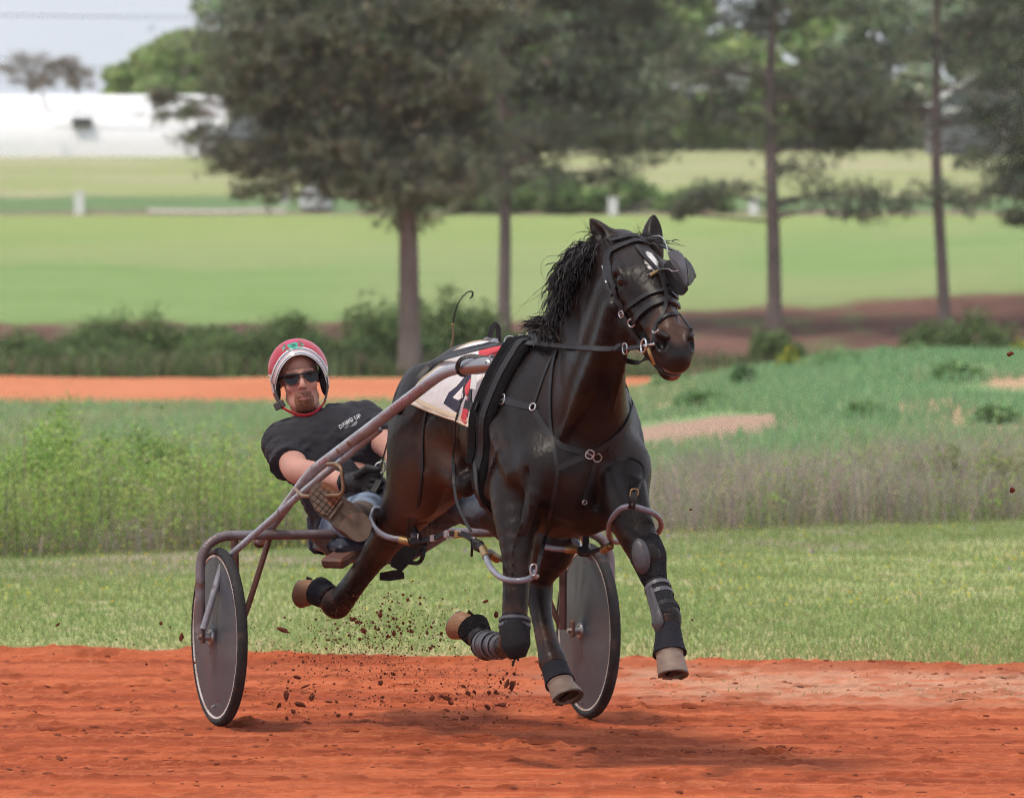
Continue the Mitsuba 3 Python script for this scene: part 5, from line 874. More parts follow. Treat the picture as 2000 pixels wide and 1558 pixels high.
part(B, 'muzzle_strap', drape(hd([(700, 985), (760, 955), (840, 945), (905, 962), (950, 1030), (975, 1100)]), .013, .005, .004), 'm_strap', False); part(B, 'jaw_strap', drape(hd([(635, 1130), (620, 1220), (590, 1300)]), .016, .005, .003), 'm_strap', False)
part(B, 'throat_strap', drape(hd([(165, 460), (160, 560), (185, 680), (230, 760)]), .012, .005, .004), 'm_strap', False)
part(B, 'buckle', buckle(1218, 614, .016, .018, .5, .012), 'm_chrome', True); part(B, 'ring', ring_on(1238, 630, .0155, .0028, lift=.012, sq=.85), 'm_chrome', True); bp = J(1257, 675, 22.0); part(B, 'bit_ring', torus(bp, unit([-.93, -.35, .1]), .0225, .0034, 28, 8), 'm_chrome', True, label='bright bit ring'); part(B, 'bit_bar', tube([bp + [.0, .0, .0], J(1278, 672, 21.97)], .0045, 7), 'm_chrome', True)
part(B, 'bit_ring', torus(HD(.44, .072, -.085), LH, .0225, .0034, 28, 8), 'm_chrome', True); part(B, 'hook', tube([J(1274, 647, 21.96), J(1279, 650, 21.94), J(1286, 644, 21.93)], .0032, 6), 'm_chrome', True); q = spline([J(1266, 680, 21.98), J(1271, 694, 21.97), J(1278, 712, 21.98)], 5); part(B, 'tan_strap', ribbon(q, np.tile(unit([-.6, -.8, 0]), (len(q), 1)), .011, .003), 'm_brass', False, label='short tan strap at the bit')
part(B, 'cheek_rod', tube([*hcast.pix(hd([(128, 480), (140, 560), (165, 645)]), 0)[0] + np.array([0, -.012, 0])], .0038, 7), 'm_chrome', True); part(B, 'brow_tab', tube([at(1270, 541, .008)[0], at(1283, 532, .008)[0]], .006, 7), 'm_brass', True)
part(B, 'check_cord', tube([at(1264, 541, .012)[0], at(1283, 532, .014)[0], J(1304, 525, 22.10), J(1314, 530, 22.08), J(1326, 528, 22.07)], .0020, 5), 'm_steel', True); part(B, 'check_wire', tube([J(1257, 474, 22.42), J(1266, 466, 22.38), J(1278, 461, 22.34), J(1292, 463, 22.30), J(1300, 475, 22.26), J(1304, 490, 22.22)], .0020, 5), 'm_chrome', True)
q = spline([at(1281, 479, .004)[0], J(1293, 482, 22.38), J(1308, 488, 22.30), J(1322, 493, 22.24)], 6); part(B, 'blinker_stay', ribbon(q, np.tile(UZ, (len(q), 1)), .016, .005), 'm_strap', False)
def plate(pts, th, sub=3):
    pts = spline(list(pts) + [pts[0]], sub)[:-1]; c = np.mean(pts, 0); n = len(pts); m = trimesh.Trimesh(np.vstack([pts, [c]]), [[i, (i + 1) % n, n] for i in range(n)], process=False); nn = unit(m.face_normals.mean(0)); b = np.asarray(m.vertices)
    f = np.vstack([np.asarray(m.faces), np.asarray(m.faces)[:, ::-1] + n + 1, [x for i in range(n) for x in ([i, n + 1 + i, (i + 1) % n], [(i + 1) % n, n + 1 + i, n + 1 + (i + 1) % n])]]); return trimesh.Trimesh(np.vstack([b, b - nn*th]), f, process=False)
mat('blinker_grey', princ((.085, .085, .10), .32, .5))
part(B, 'blinker_face', plate([J(1306, 492, 22.20), J(1319, 490, 22.17), J(1331, 494, 22.14), J(1338, 508, 22.11), J(1342, 530, 22.08), J(1343, 558, 22.07), J(1334, 545, 22.12), J(1320, 522, 22.17), J(1311, 508, 22.20)], .005), 'm_blinker_grey', False, label='raised grey far side blinker flap')
part(B, 'blinker_cup', plate([J(1336, 503, 22.14), J(1348, 517, 22.20), J(1357, 538, 22.24), J(1354, 545, 22.22), J(1343, 559, 22.08), J(1342, 530, 22.09)], .005), 'm_strap', False); part(B, 'blinker_cup', plate([J(1300, 516, 22.24), J(1311, 508, 22.21), J(1322, 524, 22.18), J(1343, 559, 22.09), J(1341, 570, 22.10), J(1332, 577, 22.13), J(1318, 570, 22.18), J(1305, 545, 22.24)], .006), 'm_strap', False)

# ---------------------------------------------------------------- hobbles and leg boots
mat('hobble', bump(princ(mikit.proc(lambda p, n, uv: mix((.23, .245, .31), (.14, .135, .155), fbm(p.x*18, p.y*18, p.z*18, 3))), .28, .55), lambda p, n, uv: fbm(p.x*90, p.y*90, p.z*90, 2), .0006))
def hobble(label, loop, r, fit, extra=None):
    k = thing('hobble', label, 'hobble', 'plastic hobble hoops round the legs'); part(k, 'hoop', tube(loop, r, 10, smooth=7), 'm_hobble', True)
    for a, b in fit: part(k, 'sleeve', tube([a, b], r*1.35, 10, smooth=0), 'm_brass', True)
    return k
k = hobble('grey plastic hobble hoop round the folded near fore leg', [J(1043, 1124, 22.46), J(1030, 1131, 22.42), J(1005, 1134, 22.42), J(980, 1128, 22.48), J(960, 1110, 22.60), J(949, 1085, 22.72), J(957, 1078, 22.82), J(975, 1090, 22.88), J(1005, 1097, 22.85), J(1035, 1108, 22.72), J(1047, 1120, 22.55)], .0105, [(J(943, 1071, 22.78), J(950, 1088, 22.70)), (J(955, 1081, 22.82), J(971, 1092, 22.87))])
part(k, 'buckle', [tube([J(1037, 1105, 22.40), J(1047, 1103, 22.40), J(1046, 1122, 22.40), J(1037, 1122, 22.40)], .004, 6, closed=True, smooth=3), trimesh.Trimesh(np.asarray(trimesh.creation.icosphere(2, .011).vertices) + J(1047, 1125, 22.43), trimesh.creation.icosphere(2).faces)], 'm_steel', True)
k = hobble('grey plastic hobble hoop round the reaching far fore leg', [J(1236, 988, 22.42), J(1213, 993, 22.45), J(1196, 1012, 22.52), J(1189, 1035, 22.62), J(1196, 1056, 22.72), J(1225, 1056, 22.80), J(1262, 1052, 22.80), J(1280, 1044, 22.74), J(1291, 1030, 22.64), J(1289, 1014, 22.54), J(1272, 1000, 22.46), J(1236, 988, 22.42)], .0100, [(J(1192, 1066, 22.68), J(1178, 1074, 22.76))])
part(k, 'hanger_strap', ribbon(spline([J(1239, 962, 22.39), J(1236, 978, 22.385), J(1233, 992, 22.40)], 4), np.tile(unit([0, -1, .2]), (9, 1)), .024, .006), 'm_strap', False); part(k, 'coupling', tube([J(1262, 1030, 22.80), J(1275, 1044, 22.80)], .008, 6), 'm_rubber', True)
k = hobble('grey plastic hobble hoop round the trailing near hind leg', [J(784, 1053, 24.08), J(760, 1049, 24.10), J(738, 1038, 24.14), J(724, 1018, 24.20), J(723, 1004, 24.26), J(732, 994, 24.36), J(760, 1000, 24.42), J(790, 1012, 24.38), J(806, 1036, 24.22), J(808, 1050, 24.12)], .0115, [(J(781, 1053, 24.08), J(807, 1060, 24.06))])
part(k, 'coupling', [tube([J(806, 1060, 24.06), J(826, 1058, 23.98)], .017, 10, smooth=0), tube([J(808, 1030, 24.06), J(819, 1048, 24.02)], .009, 8, smooth=0)], 'm_rubber', True); part(k, 'cord', tube([J(806, 999, 24.0), J(798, 1018, 24.02), J(796, 1045, 24.04), J(800, 1062, 24.04)], .003, 5), 'm_rubber', True)
q = spline([J(824, 1057, 23.98), J(850, 1050, 23.86), J(880, 1042, 23.68), J(905, 1044, 23.44), J(925, 1056, 23.16), J(944, 1073, 22.82)], 6); part(k, 'coupling_strap', ribbon(q, np.tile(unit([-.1, -.9, .4]), (len(q), 1)), .022, .006), 'm_strap', False)
for px, py, Y in ((845, 1051, 23.86), (872, 1043, 23.70), (893, 1043, 23.52), (925, 1056, 23.14)): part(k, 'fitting', box(J(px, py, Y - .01), (.020, .012, .026), [unit([.9, -.4, .1]), unit([.4, .9, 0]), UZ], .003), 'm_steel' if px != 893 else 'm_brass', 30)
part(k, 'buckle', [tube([J(878, 1036, 23.6), J(898, 1036, 23.5), J(898, 1048, 23.5), J(878, 1048, 23.6)], .003, 6, closed=True, smooth=3), tube([J(817, 1042, 23.95), J(816, 1052, 23.95)], .003, 5)], 'm_chrome', True); part(k, 'clip', box(J(934, 1065, 23.0), (.045, .03, .04), [unit([.7, -.6, -.3]), unit([.6, .7, 0]), UZ], .008), 'm_rubber', 30); part(k, 'loose_end', ribbon(np.array([J(921, 1050, 23.1), J(922, 1070, 23.1), J(921, 1086, 23.12)]), np.tile(unit([0, -1, .1]), (3, 1)), .009, .003), 'm_strap', False)
k = hobble('grey plastic hobble hoop of the far hind leg partly hidden under the belly', [J(1066, 1068, 23.30), J(1085, 1071, 23.22), J(1108, 1073, 23.16), J(1128, 1072, 23.16), J(1132, 1066, 23.26), J(1122, 1056, 23.44), J(1104, 1052, 23.60), J(1072, 1052, 23.62)], .0105, [(J(1106, 1073, 23.16), J(1130, 1073, 23.14))])
q = spline([J(1132, 1076, 23.12), J(1150, 1080, 23.02), J(1170, 1074, 22.92), J(1192, 1064, 22.78)], 6); part(k, 'coupling_strap', ribbon(q, np.tile(unit([-.1, -.9, .4]), (len(q), 1)), .018, .006), 'm_strap', False); part(k, 'hanger_strap', ribbon(np.array([J(1143, 1035, 23.14), J(1145, 1058, 23.13), J(1140, 1078, 23.12)]), np.tile(unit([0, -1, .1]), (3, 1)), .022, .005), 'm_strap', False); part(k, 'clip', box(J(1141, 1077, 23.1), (.05, .025, .035), [unit([.9, -.4, -.1]), unit([.4, .9, 0]), UZ], .008), 'm_rubber', 30)
mat('boot_leather', bump(princ((.070, .067, .076), .42, .42), lambda p, n, uv: fbm(p.x*70, p.y*70, p.z*70, 3), .002)); mat('boot_cloth', bump(princ((.016, .016, .019), .85, .2), lambda p, n, uv: fbm(p.x*160, p.y*160, p.z*160, 2), .0015)); mat('boot_strap', princ((.095, .095, .115), .45, .4)); mat('bell', bump(princ((.017, .017, .024), .8, .2, sheen=.3), lambda p, n, uv: fbm(p.x*140, p.y*140, p.z*140, 3), .003))
def cuff(pts, rs, n=16): return tube(pts, rs, n, smooth=6)
def strap_ring(a, b, t, r, w): p = np.asarray(a)*(1 - t) + np.asarray(b)*t; d = unit(np.asarray(b) - np.asarray(a)); return lathe(p, d, [(r, -w/2), (r + .003, -w/2), (r + .003, w/2), (r, w/2)], 24, True)
A0, A1, A2, A3 = LFo[3], J(1278, 1128, 22.46), J(1292, 1170, 22.40), J(1304, 1206, 22.34)
k = thing('knee_boot', 'oval grey leather knee boot on the reaching far fore leg', 'knee boot'); part(k, 'sleeve', cuff([J(1258, 1060, 22.52), J(1266, 1086, 22.49), J(1274, 1118, 22.465), J(1281, 1140, 22.45)], [.058, .064, .050, .041]), 'm_boot_cloth', True)
e = trimesh.creation.icosphere(3, 1.0); kc = J(1252, 1086, 22.43); kx, ky = unit(J(1258, 1116, 22.43) - J(1247, 1056, 22.45)), unit([-.75, -.65, .12]); ky = unit(ky - kx*np.dot(ky, kx)); part(k, 'pad', trimesh.Trimesh(np.asarray(e.vertices)*[.062, .026, .034] @ np.array([kx, ky, np.cross(kx, ky)]) + kc, e.faces, process=False), 'm_boot_leather', True); part(k, 'strap', [tube([kc + kx*.05 + ky*.01, J(1244, 1112, 22.46), J(1241, 1104, 22.5)], .005, 6)], 'm_strap', True)
k = thing('shin_boot', 'shin boot with two light straps on the reaching far fore leg', 'leg boot'); part(k, 'cuff', cuff([J(1281, 1138, 22.445), J(1290, 1165, 22.405), J(1300, 1196, 22.355), J(1303, 1212, 22.33)], [.041, .042, .048, .046]), 'm_boot_cloth', True)
sp = spline([J(1265, 1140, 22.42), J(1273, 1170, 22.37), J(1283, 1205, 22.30), J(1286, 1238, 22.29)], 6); part(k, 'shell', sweep(sp, circle(1, 12, .45), np.tile(unit([-.8, -.6, 0]), (len(sp), 1)), scale=np.interp(np.linspace(0, 1, len(sp)), [0, .15, .45, .8, 1], [.008, .020, .024, .030, .010])), 'm_boot_leather', True)
for t, lab in ((.50, None), (.86, None)): part(k, 'strap', strap_ring(A1, A2, t, .0435, .015), 'm_boot_strap', 30)
part(k, 'edge', strap_ring(A2, A3, .62, .047, .018), 'm_rubber', 30)
k = thing('bell_boot', 'flared dark blue bell boot above the far fore hoof', 'bell boot'); part(k, 'cuff', cuff([J(1304, 1222, 22.32), J(1306, 1245, 22.30), J(1307, 1266, 22.28), J(1308, 1277, 22.27)], [.043, .047, .054, .059]), 'm_bell', True)
k = thing('knee_boot', 'dark knee boot with a light top strap on the folded near fore leg', 'knee boot'); part(k, 'sleeve', cuff([J(1006, 1204, 22.55), J(1005, 1232, 22.53), J(1008, 1262, 22.51), J(1012, 1284, 22.51)], [.046, .053, .050, .028]), 'm_boot_cloth', True); part(k, 'strap', [strap_ring(J(1006, 1195, 22.56), J(1005, 1230, 22.54), t, .053, .010) for t in (.45, .8)], 'm_boot_strap', 30); part(k, 'tie', [tube([J(1008, 1283, 22.50), J(1004, 1290, 22.49), J(1001, 1300, 22.5)], .004, 5), tube([J(1008, 1280, 22.49), J(1013, 1290, 22.49)], .004, 5)], 'm_rubber', True)
k = thing('shin_boot', 'glossy strapped shin boot on the folded near fore leg', 'leg boot'); q0, q1 = J(985, 1262, 22.64), J(945, 1258, 22.81); part(k, 'cuff', cuff([q0, q0*.5 + q1*.5, q1], [.042, .042, .051]), 'm_boot_leather', True)
for t in (.25, .55, .85): part(k, 'strap', strap_ring(q0, q1, t, .043 + .006*t, .012), 'm_boot_strap', 30)
k = thing('bell_boot', 'fuzzy black bell boot above the folded near fore hoof', 'bell boot'); part(k, 'cuff', cuff([J(940, 1245, 22.84), J(930, 1234, 22.87), J(924, 1226, 22.89)], [.044, .054, .058]), 'm_fleece', True)
k = thing('bell_boot', 'black bell boot above the trailing near hind hoof', 'bell boot'); part(k, 'cuff', cuff([J(646, 1168, 24.88), J(632, 1160, 24.91), J(621, 1154, 24.935)], [.046, .054, .057]), 'm_bell', True)
k = thing('bell_boot', 'dark bell boot above the far hind hoof', 'bell boot'); part(k, 'cuff', cuff([J(1083, 1302, 23.405), J(1089, 1320, 23.38), J(1094, 1334, 23.36)], [.048, .050, .055]), 'm_bell', True)
# ---------------------------------------------------------------- the driver
PX = [np.arange(-1.02, .12, .0055), np.arange(24.0, 25.62, .0065), np.arange(.50, 1.50, .0055)]
HC = J(584, 738, 25.24); HUP = unit([-.15, .06, 1.0]); HF = unit(np.array([.13, -1, -.04])); HF = unit(HF - HUP*np.dot(HF, HUP)); HS = np.cross(HF, HUP); HS = HS if HS[0] > 0 else -HS      # HS: image right
HB = np.array([HS, HF, HUP])
def hp(s, f, u): return HC + s*HS + f*HF + u*HUP
RSH, REL, RWR, RHA = J(556, 868, 25.20), J(580, 918, 24.98), J(668, 941, 24.76), J(704, 944, 24.71)
LSH, LEL, LWR, LHA = J(708, 826, 25.30), J(772, 884, 25.04), J(792, 950, 24.80), J(800, 966, 24.75)
PEL, WST, CHS, NEK = J(700, 1030, 25.14), J(672, 960, 25.16), J(640, 886, 25.22), J(608, 826, 25.27)
RHIP, RKN, RAN = J(672, 1034, 25.10), J(718, 996, 24.62), J(700, 1016, 24.27)
LHIP, LKN, LAN, LFT = J(745, 1032, 25.14), J(892, 974, 24.66), J(990, 1016, 24.34), J(1018, 990, 24.24)
tx_ = unit(J(712, 826, 25.3) - J(556, 868, 25.2)); tz_ = unit(NEK - PEL); tz_ = unit(tz_ - tx_*np.dot(tz_, tx_)); TB = np.array([tx_, np.cross(tx_, tz_), tz_])
def torso(b, e=0.0):
    b.ell(CHS, (.170 + e, .112 + e, .165 + e), TB, .05); b.ell(CHS*.6 + NEK*.4, (.165 + e, .085 + e, .085 + e), TB, .05); b.ell(WST, (.145 + e, .110 + e, .15 + e), TB, .05); b.ell(PEL, (.150 + e, .115 + e, .11 + e), TB, .05)
    b.cone(RSH, CHS*.4 + NEK*.6, .062 + e, .065 + e, .05); b.cone(LSH, CHS*.4 + NEK*.6, .062 + e, .065 + e, .05); b.ell(CHS + TB[0]*.08 - TB[1]*np.sign(TB[1][1])*.07 + TB[2]*.03, (.085 + e, .040 + e, .065 + e), TB, .04); b.ell(CHS - TB[0]*.08 - TB[1]*np.sign(TB[1][1])*.07 + TB[2]*.03, (.085 + e, .040 + e, .065 + e), TB, .04)
ps = Solid(*PX); torso(ps)
ps.cone(NEK - HUP*.05, hp(.004, -.015, -.07), .060, .055, .03)
ps.chain([RSH, RSH*.5 + REL*.5, REL, REL*.6 + RWR*.4, RWR], [.056, .053, .050, .047, .030], .03); ps.chain([LSH, LSH*.5 + LEL*.5, LEL, LEL*.6 + LWR*.4, LWR], [.056, .052, .046, .045, .030], .03)
ps.chain([RHIP, RHIP*.5 + RKN*.5, RKN, RKN*.6 + RAN*.4, RAN], [.088, .080, .060, .052, .038], .03); ps.chain([LHIP, LHIP*.5 + LKN*.5, LKN, LKN*.6 + LAN*.4, LAN], [.088, .080, .060, .052, .038], .03); ps.cone(RAN, J(655, 990, 24.2), .036, .034, .03); ps.cone(LAN, LFT, .036, .034, .03)
def hand(b, wr, ce, kn, tipdir, curl, r=.0098, e=0.0):
    """Fist: palm, four fingers bent round the rein and a thumb laid over it. kn: knuckles, index to little finger."""
    b.ell(ce, (.040 + e, .030 + e, .036 + e), None, .012); b.cone(wr, ce, .030 + e, .032 + e, .02)
    for i, k in enumerate(kn):
        L_ = [1.0, 1.08, 1.0, .82][i]; p1 = k + tipdir*.032*L_; p2 = p1 + curl*.028*L_; p3 = p2 - tipdir*.022*L_ + curl*.004
        b.cone(ce*.5 + k*.5, k, r*1.5 + e, r*1.2 + e, .008)
        for a, c, q in ((k, p1, 1.08), (p1, p2, 1.0), (p2, p3, .9)): b.cone(a, c, r*q + e, r*q*.95 + e, .004)
RK = [J(724, 923, 24.655), J(729, 936, 24.65), J(728, 949, 24.655), J(722, 962, 24.665)]; RT, RC_ = unit([.85, -.35, -.25]), unit([-.10, .85, -.35])
LK = [J(812, 950, 24.69), J(817, 962, 24.69), J(816, 974, 24.70), J(811, 986, 24.71)]; LT_, LC_ = unit([.6, -.5, -.4]), unit([-.3, .85, -.2])
def hands(b, e=0.0):
    hand(b, RWR, RHA, RK, RT, RC_, e=e); hand(b, LWR, LHA, LK, LT_, LC_, e=e)
    for ce, a, m, t in ((RHA, J(698, 928, 24.68), J(718, 914, 24.64), J(738, 917, 24.625)), (LHA, J(792, 950, 24.70), J(806, 940, 24.66), J(822, 944, 24.64))): b.cone(ce*.5 + a*.5, a, .017 + e, .014 + e, .01); b.cone(a, m, .0135 + e, .0115 + e, .005); b.cone(m, t, .0115 + e, .0095 + e, .004)
hands(ps)
# head and face
ps.ell(hp(0, -.012, .035), (.076, .096, .092), HB, .02); ps.ell(hp(0, .025, -.048), (.058, .068, .086), HB, .025); ps.ell(hp(0, .055, -.098), (.046, .036, .030), HB, .02)
for q in (-1, 1):
    ps.ell(hp(q*.042, .066, -.036), (.018, .013, .015), HB, .018); ps.cone(hp(q*.010, .088, .022), hp(q*.048, .074, .020), .009, .008, .01); ps.ell(hp(q*.032, .098, -.002), (.017, .012, .010), HB, .010, 'cut'); ps.cone(hp(q*.046, .02, -.078), hp(q*.024, .062, -.112), .015, .014, .02)
    ps.ell(hp(q*.072, -.016, -.004), (.010, .018, .026), HB, .006)
ps.cone(hp(0, .088, .010), hp(.0, .112, -.036), .009, .0115, .010); ps.ell(hp(0, .112, -.040), (.012, .011, .009), HB, .006)
for q in (-1, 1): ps.ell(hp(q*.012, .102, -.042), (.008, .010, .007), HB, .005)
ps.ell(hp(0, .090, -.074), (.028, .012, .0085), HB, .006); ps.ell(hp(0, .089, -.088), (.024, .012, .009), HB, .006); ps.ell(hp(0, .104, -.081), (.027, .012, .0022), HB, .004, 'cut')
skin = ps.mesh(4); v = np.asarray(skin.vertices); q = (v - HC) @ HB.T; n1 = meshkit.fbm(v*30, 3, 5); n2 = meshkit.fbm(v*160, 2, 6)
col = np.array([.50, .265, .21])*(.88 + .24*n1[:, None]); on = np.linalg.norm(q, axis=1) < .2
def dab(w, c): global col; col = col*(1 - w[:, None]) + np.asarray(c)*w[:, None]
def spot(s, f, u, r): return on*(1 - sst(r*.5, r, np.linalg.norm(q - [s, f, u], axis=1)))
for s_ in (-1, 1): dab(.45*spot(s_*.042, .085, -.042, .035), (.50, .17, .13))
dab(.4*spot(0, .118, -.04, .02), (.50, .18, .14))
beard = on*(q[:, 1] > .03)*(np.maximum(sst(-.104, -.112, q[:, 2])*0, 0) + (np.abs(q[:, 0]) < np.where(q[:, 2] > -.075, .027, .034) + .008*n1)*(q[:, 2] < -.058 - .006*n1)*(q[:, 2] > -.135)); lips = on*(((q[:, 0]/.023)**2 + ((q[:, 2] + .081)/.0075)**2) < 1); beard = beard*(1 - lips)*(1 - .75*(((q[:, 0]/.012)**2 + ((q[:, 2] + .1)/.006)**2) < 1)*0)
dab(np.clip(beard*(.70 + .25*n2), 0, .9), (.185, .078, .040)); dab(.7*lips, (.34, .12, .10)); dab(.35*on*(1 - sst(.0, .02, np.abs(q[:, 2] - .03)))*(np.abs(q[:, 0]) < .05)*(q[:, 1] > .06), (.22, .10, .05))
mat('skin', bump(princ(VC, .48, .35), lambda p, n, uv: fbm(p.x*300, p.y*300, p.z*300, 2), .0004))
PE = thing('person', 'man in a red helmet, sunglasses and black t-shirt leaning back and holding the reins', 'person')
part(PE, 'body', skin, 'm_skin', True, color=np.clip(col, .01, .9))
for s_ in (-1, 1): e = trimesh.creation.icosphere(2, .0115); part(PE, 'eye', trimesh.Trimesh(np.asarray(e.vertices) + hp(s_*.032, .072, .0), e.faces), 'm_eye', True)
hr = np.random.default_rng(9); ctrl, ww = [], []                        # short beard hair
bc = v[(beard > .5) & (q[:, 1] > .05)]
for i in range(900): c = bc[hr.integers(len(bc))]; d = unit(HF*.6 - HUP*.7 + hr.normal(size=3)*.35)*hr.uniform(.005, .011); ctrl.append([c, c + d*.5 + HF*.001, c + d*.8]); ww.append(.0007)
me, cv = strands(None, ctrl, ww, np.array([.21, .080, .036])*(.7 + .6*hr.random((900, 1))), 10, 4); part(PE, 'beard', me, 'm_hair', True, color=cv)
# black t-shirt
def wrinkle(b, amp, sx, sy, sz, seed, R):
    k = np.abs(b.D) < .04; ii = np.argwhere(k); X = np.stack([b.g[a][ii[:, a]] for a in range(3)], 1) @ np.asarray(R).T; f = meshkit.fbm(X*[sx, sy, sz], 3, seed); b.D[k] += amp*(np.abs(f - .5)*4 - .6).astype(np.float32)
sh = Solid(*PX); torso(sh, .017); RSE, LSE = J(562, 905, 25.05), J(746, 862, 25.14)
sh.chain([RSH, RSE], [.070, .068], .04); sh.chain([LSH, LSE], [.070, .064], .04); sh.cone(NEK - HUP*.05, NEK + HUP*.005, .075, .068, .02)
wrinkle(sh, .010, 9, 9, 16, 31, np.array([unit(tx_ + .5*tz_), TB[1], unit(tz_ - .5*tx_)])); wrinkle(sh, .004, 22, 22, 40, 33, np.array([unit(tx_ - .6*tz_), TB[1], unit(tz_ + .6*tx_)]))
sh.cone(NEK + HUP*.0 + HF*.02, NEK + HUP*.16 - HF*.01, .064, .072, .008, mode='cut')
ax_r, ax_l = unit(RSE - RSH), unit(LSE - LSH)
def shirt_clip(X):
    r1 = np.where(np.linalg.norm(X - RSE, axis=-1) < .14, (X - RSE) @ ax_r - .008, -1); l1 = np.where(np.linalg.norm(X - LSE, axis=-1) < .14, (X - LSE) @ ax_l - .008, -1)
    return np.maximum(np.maximum(r1, l1), -((X - PEL) @ tz_ - .015))
cut1, cut2 = sh.copy(), None
sh.keep(shirt_clip); shirt = sh.mesh(2)
mat('shirt', bump(princ(mikit.proc(lambda p, n, uv: mix((.022, .022, .027), (.036, .035, .041), fbm(p.x*12, p.y*12, p.z*12, 3))), .82, .2, sheen=.4), lambda p, n, uv: fbm(p.x*380, p.y*380, p.z*380, 2), .0006))
sk2 = part(PE, 'shirt', shirt, 'm_shirt', True, label='black short sleeved t-shirt with white chest print'); scast = Caster(shirt)
col_ring = []
mat('print_white', princ((.70, .70, .70), .7, .2)); mat('print_grey', princ((.20, .20, .21), .7, .2))
def on_shirt(mesh2, x0, y0, ang, sc):                   # flat print laid on the cloth: mesh2 in photo-size units
    v2 = np.asarray(mesh2.vertices); c, s = math.cos(ang), math.sin(ang); px = x0 + sc*(v2[:, 0]*c - v2[:, 1]*s); py = y0 - sc*(v2[:, 0]*s + v2[:, 1]*c)
    P, N = scast.hit(np.repeat(EYE[None], len(v2), 0), unit(np.array([ray(a, b) for a, b in zip(px, py)]))); ok = ~np.isnan(P[:, 0])
    if not ok.any(): return None
    P = np.where(ok[:, None], P, P[ok].mean(0)); return trimesh.Trimesh(P - np.array([ray(a, b) for a, b in zip(px, py)])*.0025 - np.array([0, 1, 0])*v2[:, 2:3]*.5, mesh2.faces, process=False)
tm = meshkit.text_mesh('DAWG UP', 1.0, .002, True); vv = np.asarray(tm.vertices).copy(); vv[:, 1] += .06*vv[:, 0]*(6.2 - vv[:, 0])*.35; tm = trimesh.Trimesh(vv, tm.faces, process=False)
q = on_shirt(tm, 664, 838, .52, 7.4)
if q is not None: part(sk2, 'lettering', q, 'm_print_white', False, label='white arched chest lettering')
import shapely.geometry as sg
pv, pf = trimesh.creation.triangulate_polygon(sg.Polygon([(671, 837), (678, 829), (690, 824), (697, 820), (698, 825), (696, 829), (690, 832), (682, 833), (676, 837)]), engine='earcut'); P, N = scast.hit(np.repeat(EYE[None], len(pv), 0), unit(np.array([ray(*a) for a in pv])))
if not np.isnan(P).any(): part(sk2, 'print', trimesh.Trimesh(P + np.array([0, -.003, 0]), pf, process=False), 'm_print_grey', False)
# jeans
je = Solid(*PX); e = .010; je.ell(PEL, (.158, .122, .112), TB, .05)
je.chain([RHIP, RHIP*.5 + RKN*.5, RKN, RKN*.6 + RAN*.4, RAN*.9 + RKN*.1], [.098, .086, .066, .060, .056], .04); je.chain([LHIP, LHIP*.5 + LKN*.5, LKN, LKN*.6 + LAN*.4, LAN*.9 + LKN*.1], [.098, .096, .088, .074, .052], .04)
wrinkle(je, .006, 20, 20, 20, 41, np.eye(3)); je.keep(lambda X: (X - PEL) @ tz_ - .055); jm = je.mesh(2)
mat('denim', bump(princ(mikit.proc(lambda p, n, uv: mix((.08, .105, .155), (.21, .26, .34), smoothstep(.35, .7, fbm(p.x*9, p.y*9, p.z*9, 3)))), .85, .2), lambda p, n, uv: fbm(p.x*350, p.y*350, p.z*350, 2), .0008))
part(PE, 'jeans', jm, 'm_denim', True, label='faded blue jeans'); part(PE, 'belt', tube([PEL + tz_*.05 + TB[0]*.153*math.cos(t) + TB[1]*.117*math.sin(t) for t in np.linspace(0, 2*np.pi, 15)[:-1]], .012, 8, closed=True, smooth=4), 'm_strap', True)
seam = [J(895, 938, 24.60), J(930, 962, 24.52), J(970, 1000, 24.36)]; part(PE, 'seam', tube(seam, .004, 5), 'm_denim', True)
# gloves
gs = Solid(np.arange(-.66, -.30, .0032), np.arange(24.56, 24.88, .0034), np.arange(.78, 1.02, .0032)); hands(gs, .0022)
for wr, ce in ((RWR, RHA), (LWR, LHA)):
    d = unit(ce - wr); gs.cone(wr + d*.006, wr + d*.03, .036, .036, .006)
def glove_clip(X):
    a = (X - RWR) @ unit(RHA - RWR); b = (X - LWR) @ unit(LHA - LWR); near = np.linalg.norm(X - RHA, axis=-1) < np.linalg.norm(X - LHA, axis=-1); return np.where(near, -(a - .002), -(b - .002))
gs.keep(glove_clip); gm = gs.mesh(3); mat('glove', bump(princ((.017, .017, .019), .6, .35), lambda p, n, uv: fbm(p.x*120, p.y*120, p.z*120, 2), .0012))
pieces = sorted(gm.split(only_watertight=False), key=lambda m: -len(m.faces))[:2]; gk = [part(PE, 'glove', m, 'm_glove', True) for m in pieces]
d = unit(RHA - RWR); wrist = [RWR + d*.016 + .0375*(math.cos(t)*unit(np.cross(d, UZ)) + math.sin(t)*np.cross(unit(np.cross(d, UZ)), d)) for t in np.linspace(0, 2*np.pi, 19)[:-1]]; part(gk[0], 'wrist_strap', tube(wrist, .0055, 7, closed=True, smooth=2), 'm_rubber', True); part(gk[0], 'tab', box(J(690, 929, 24.675), (.012, .006, .026), [unit([.95, .2, .3]), unit([-.1, 1, 0]), unit([-.3, 0, .95])], .002), 'm_boot_strap', 30)
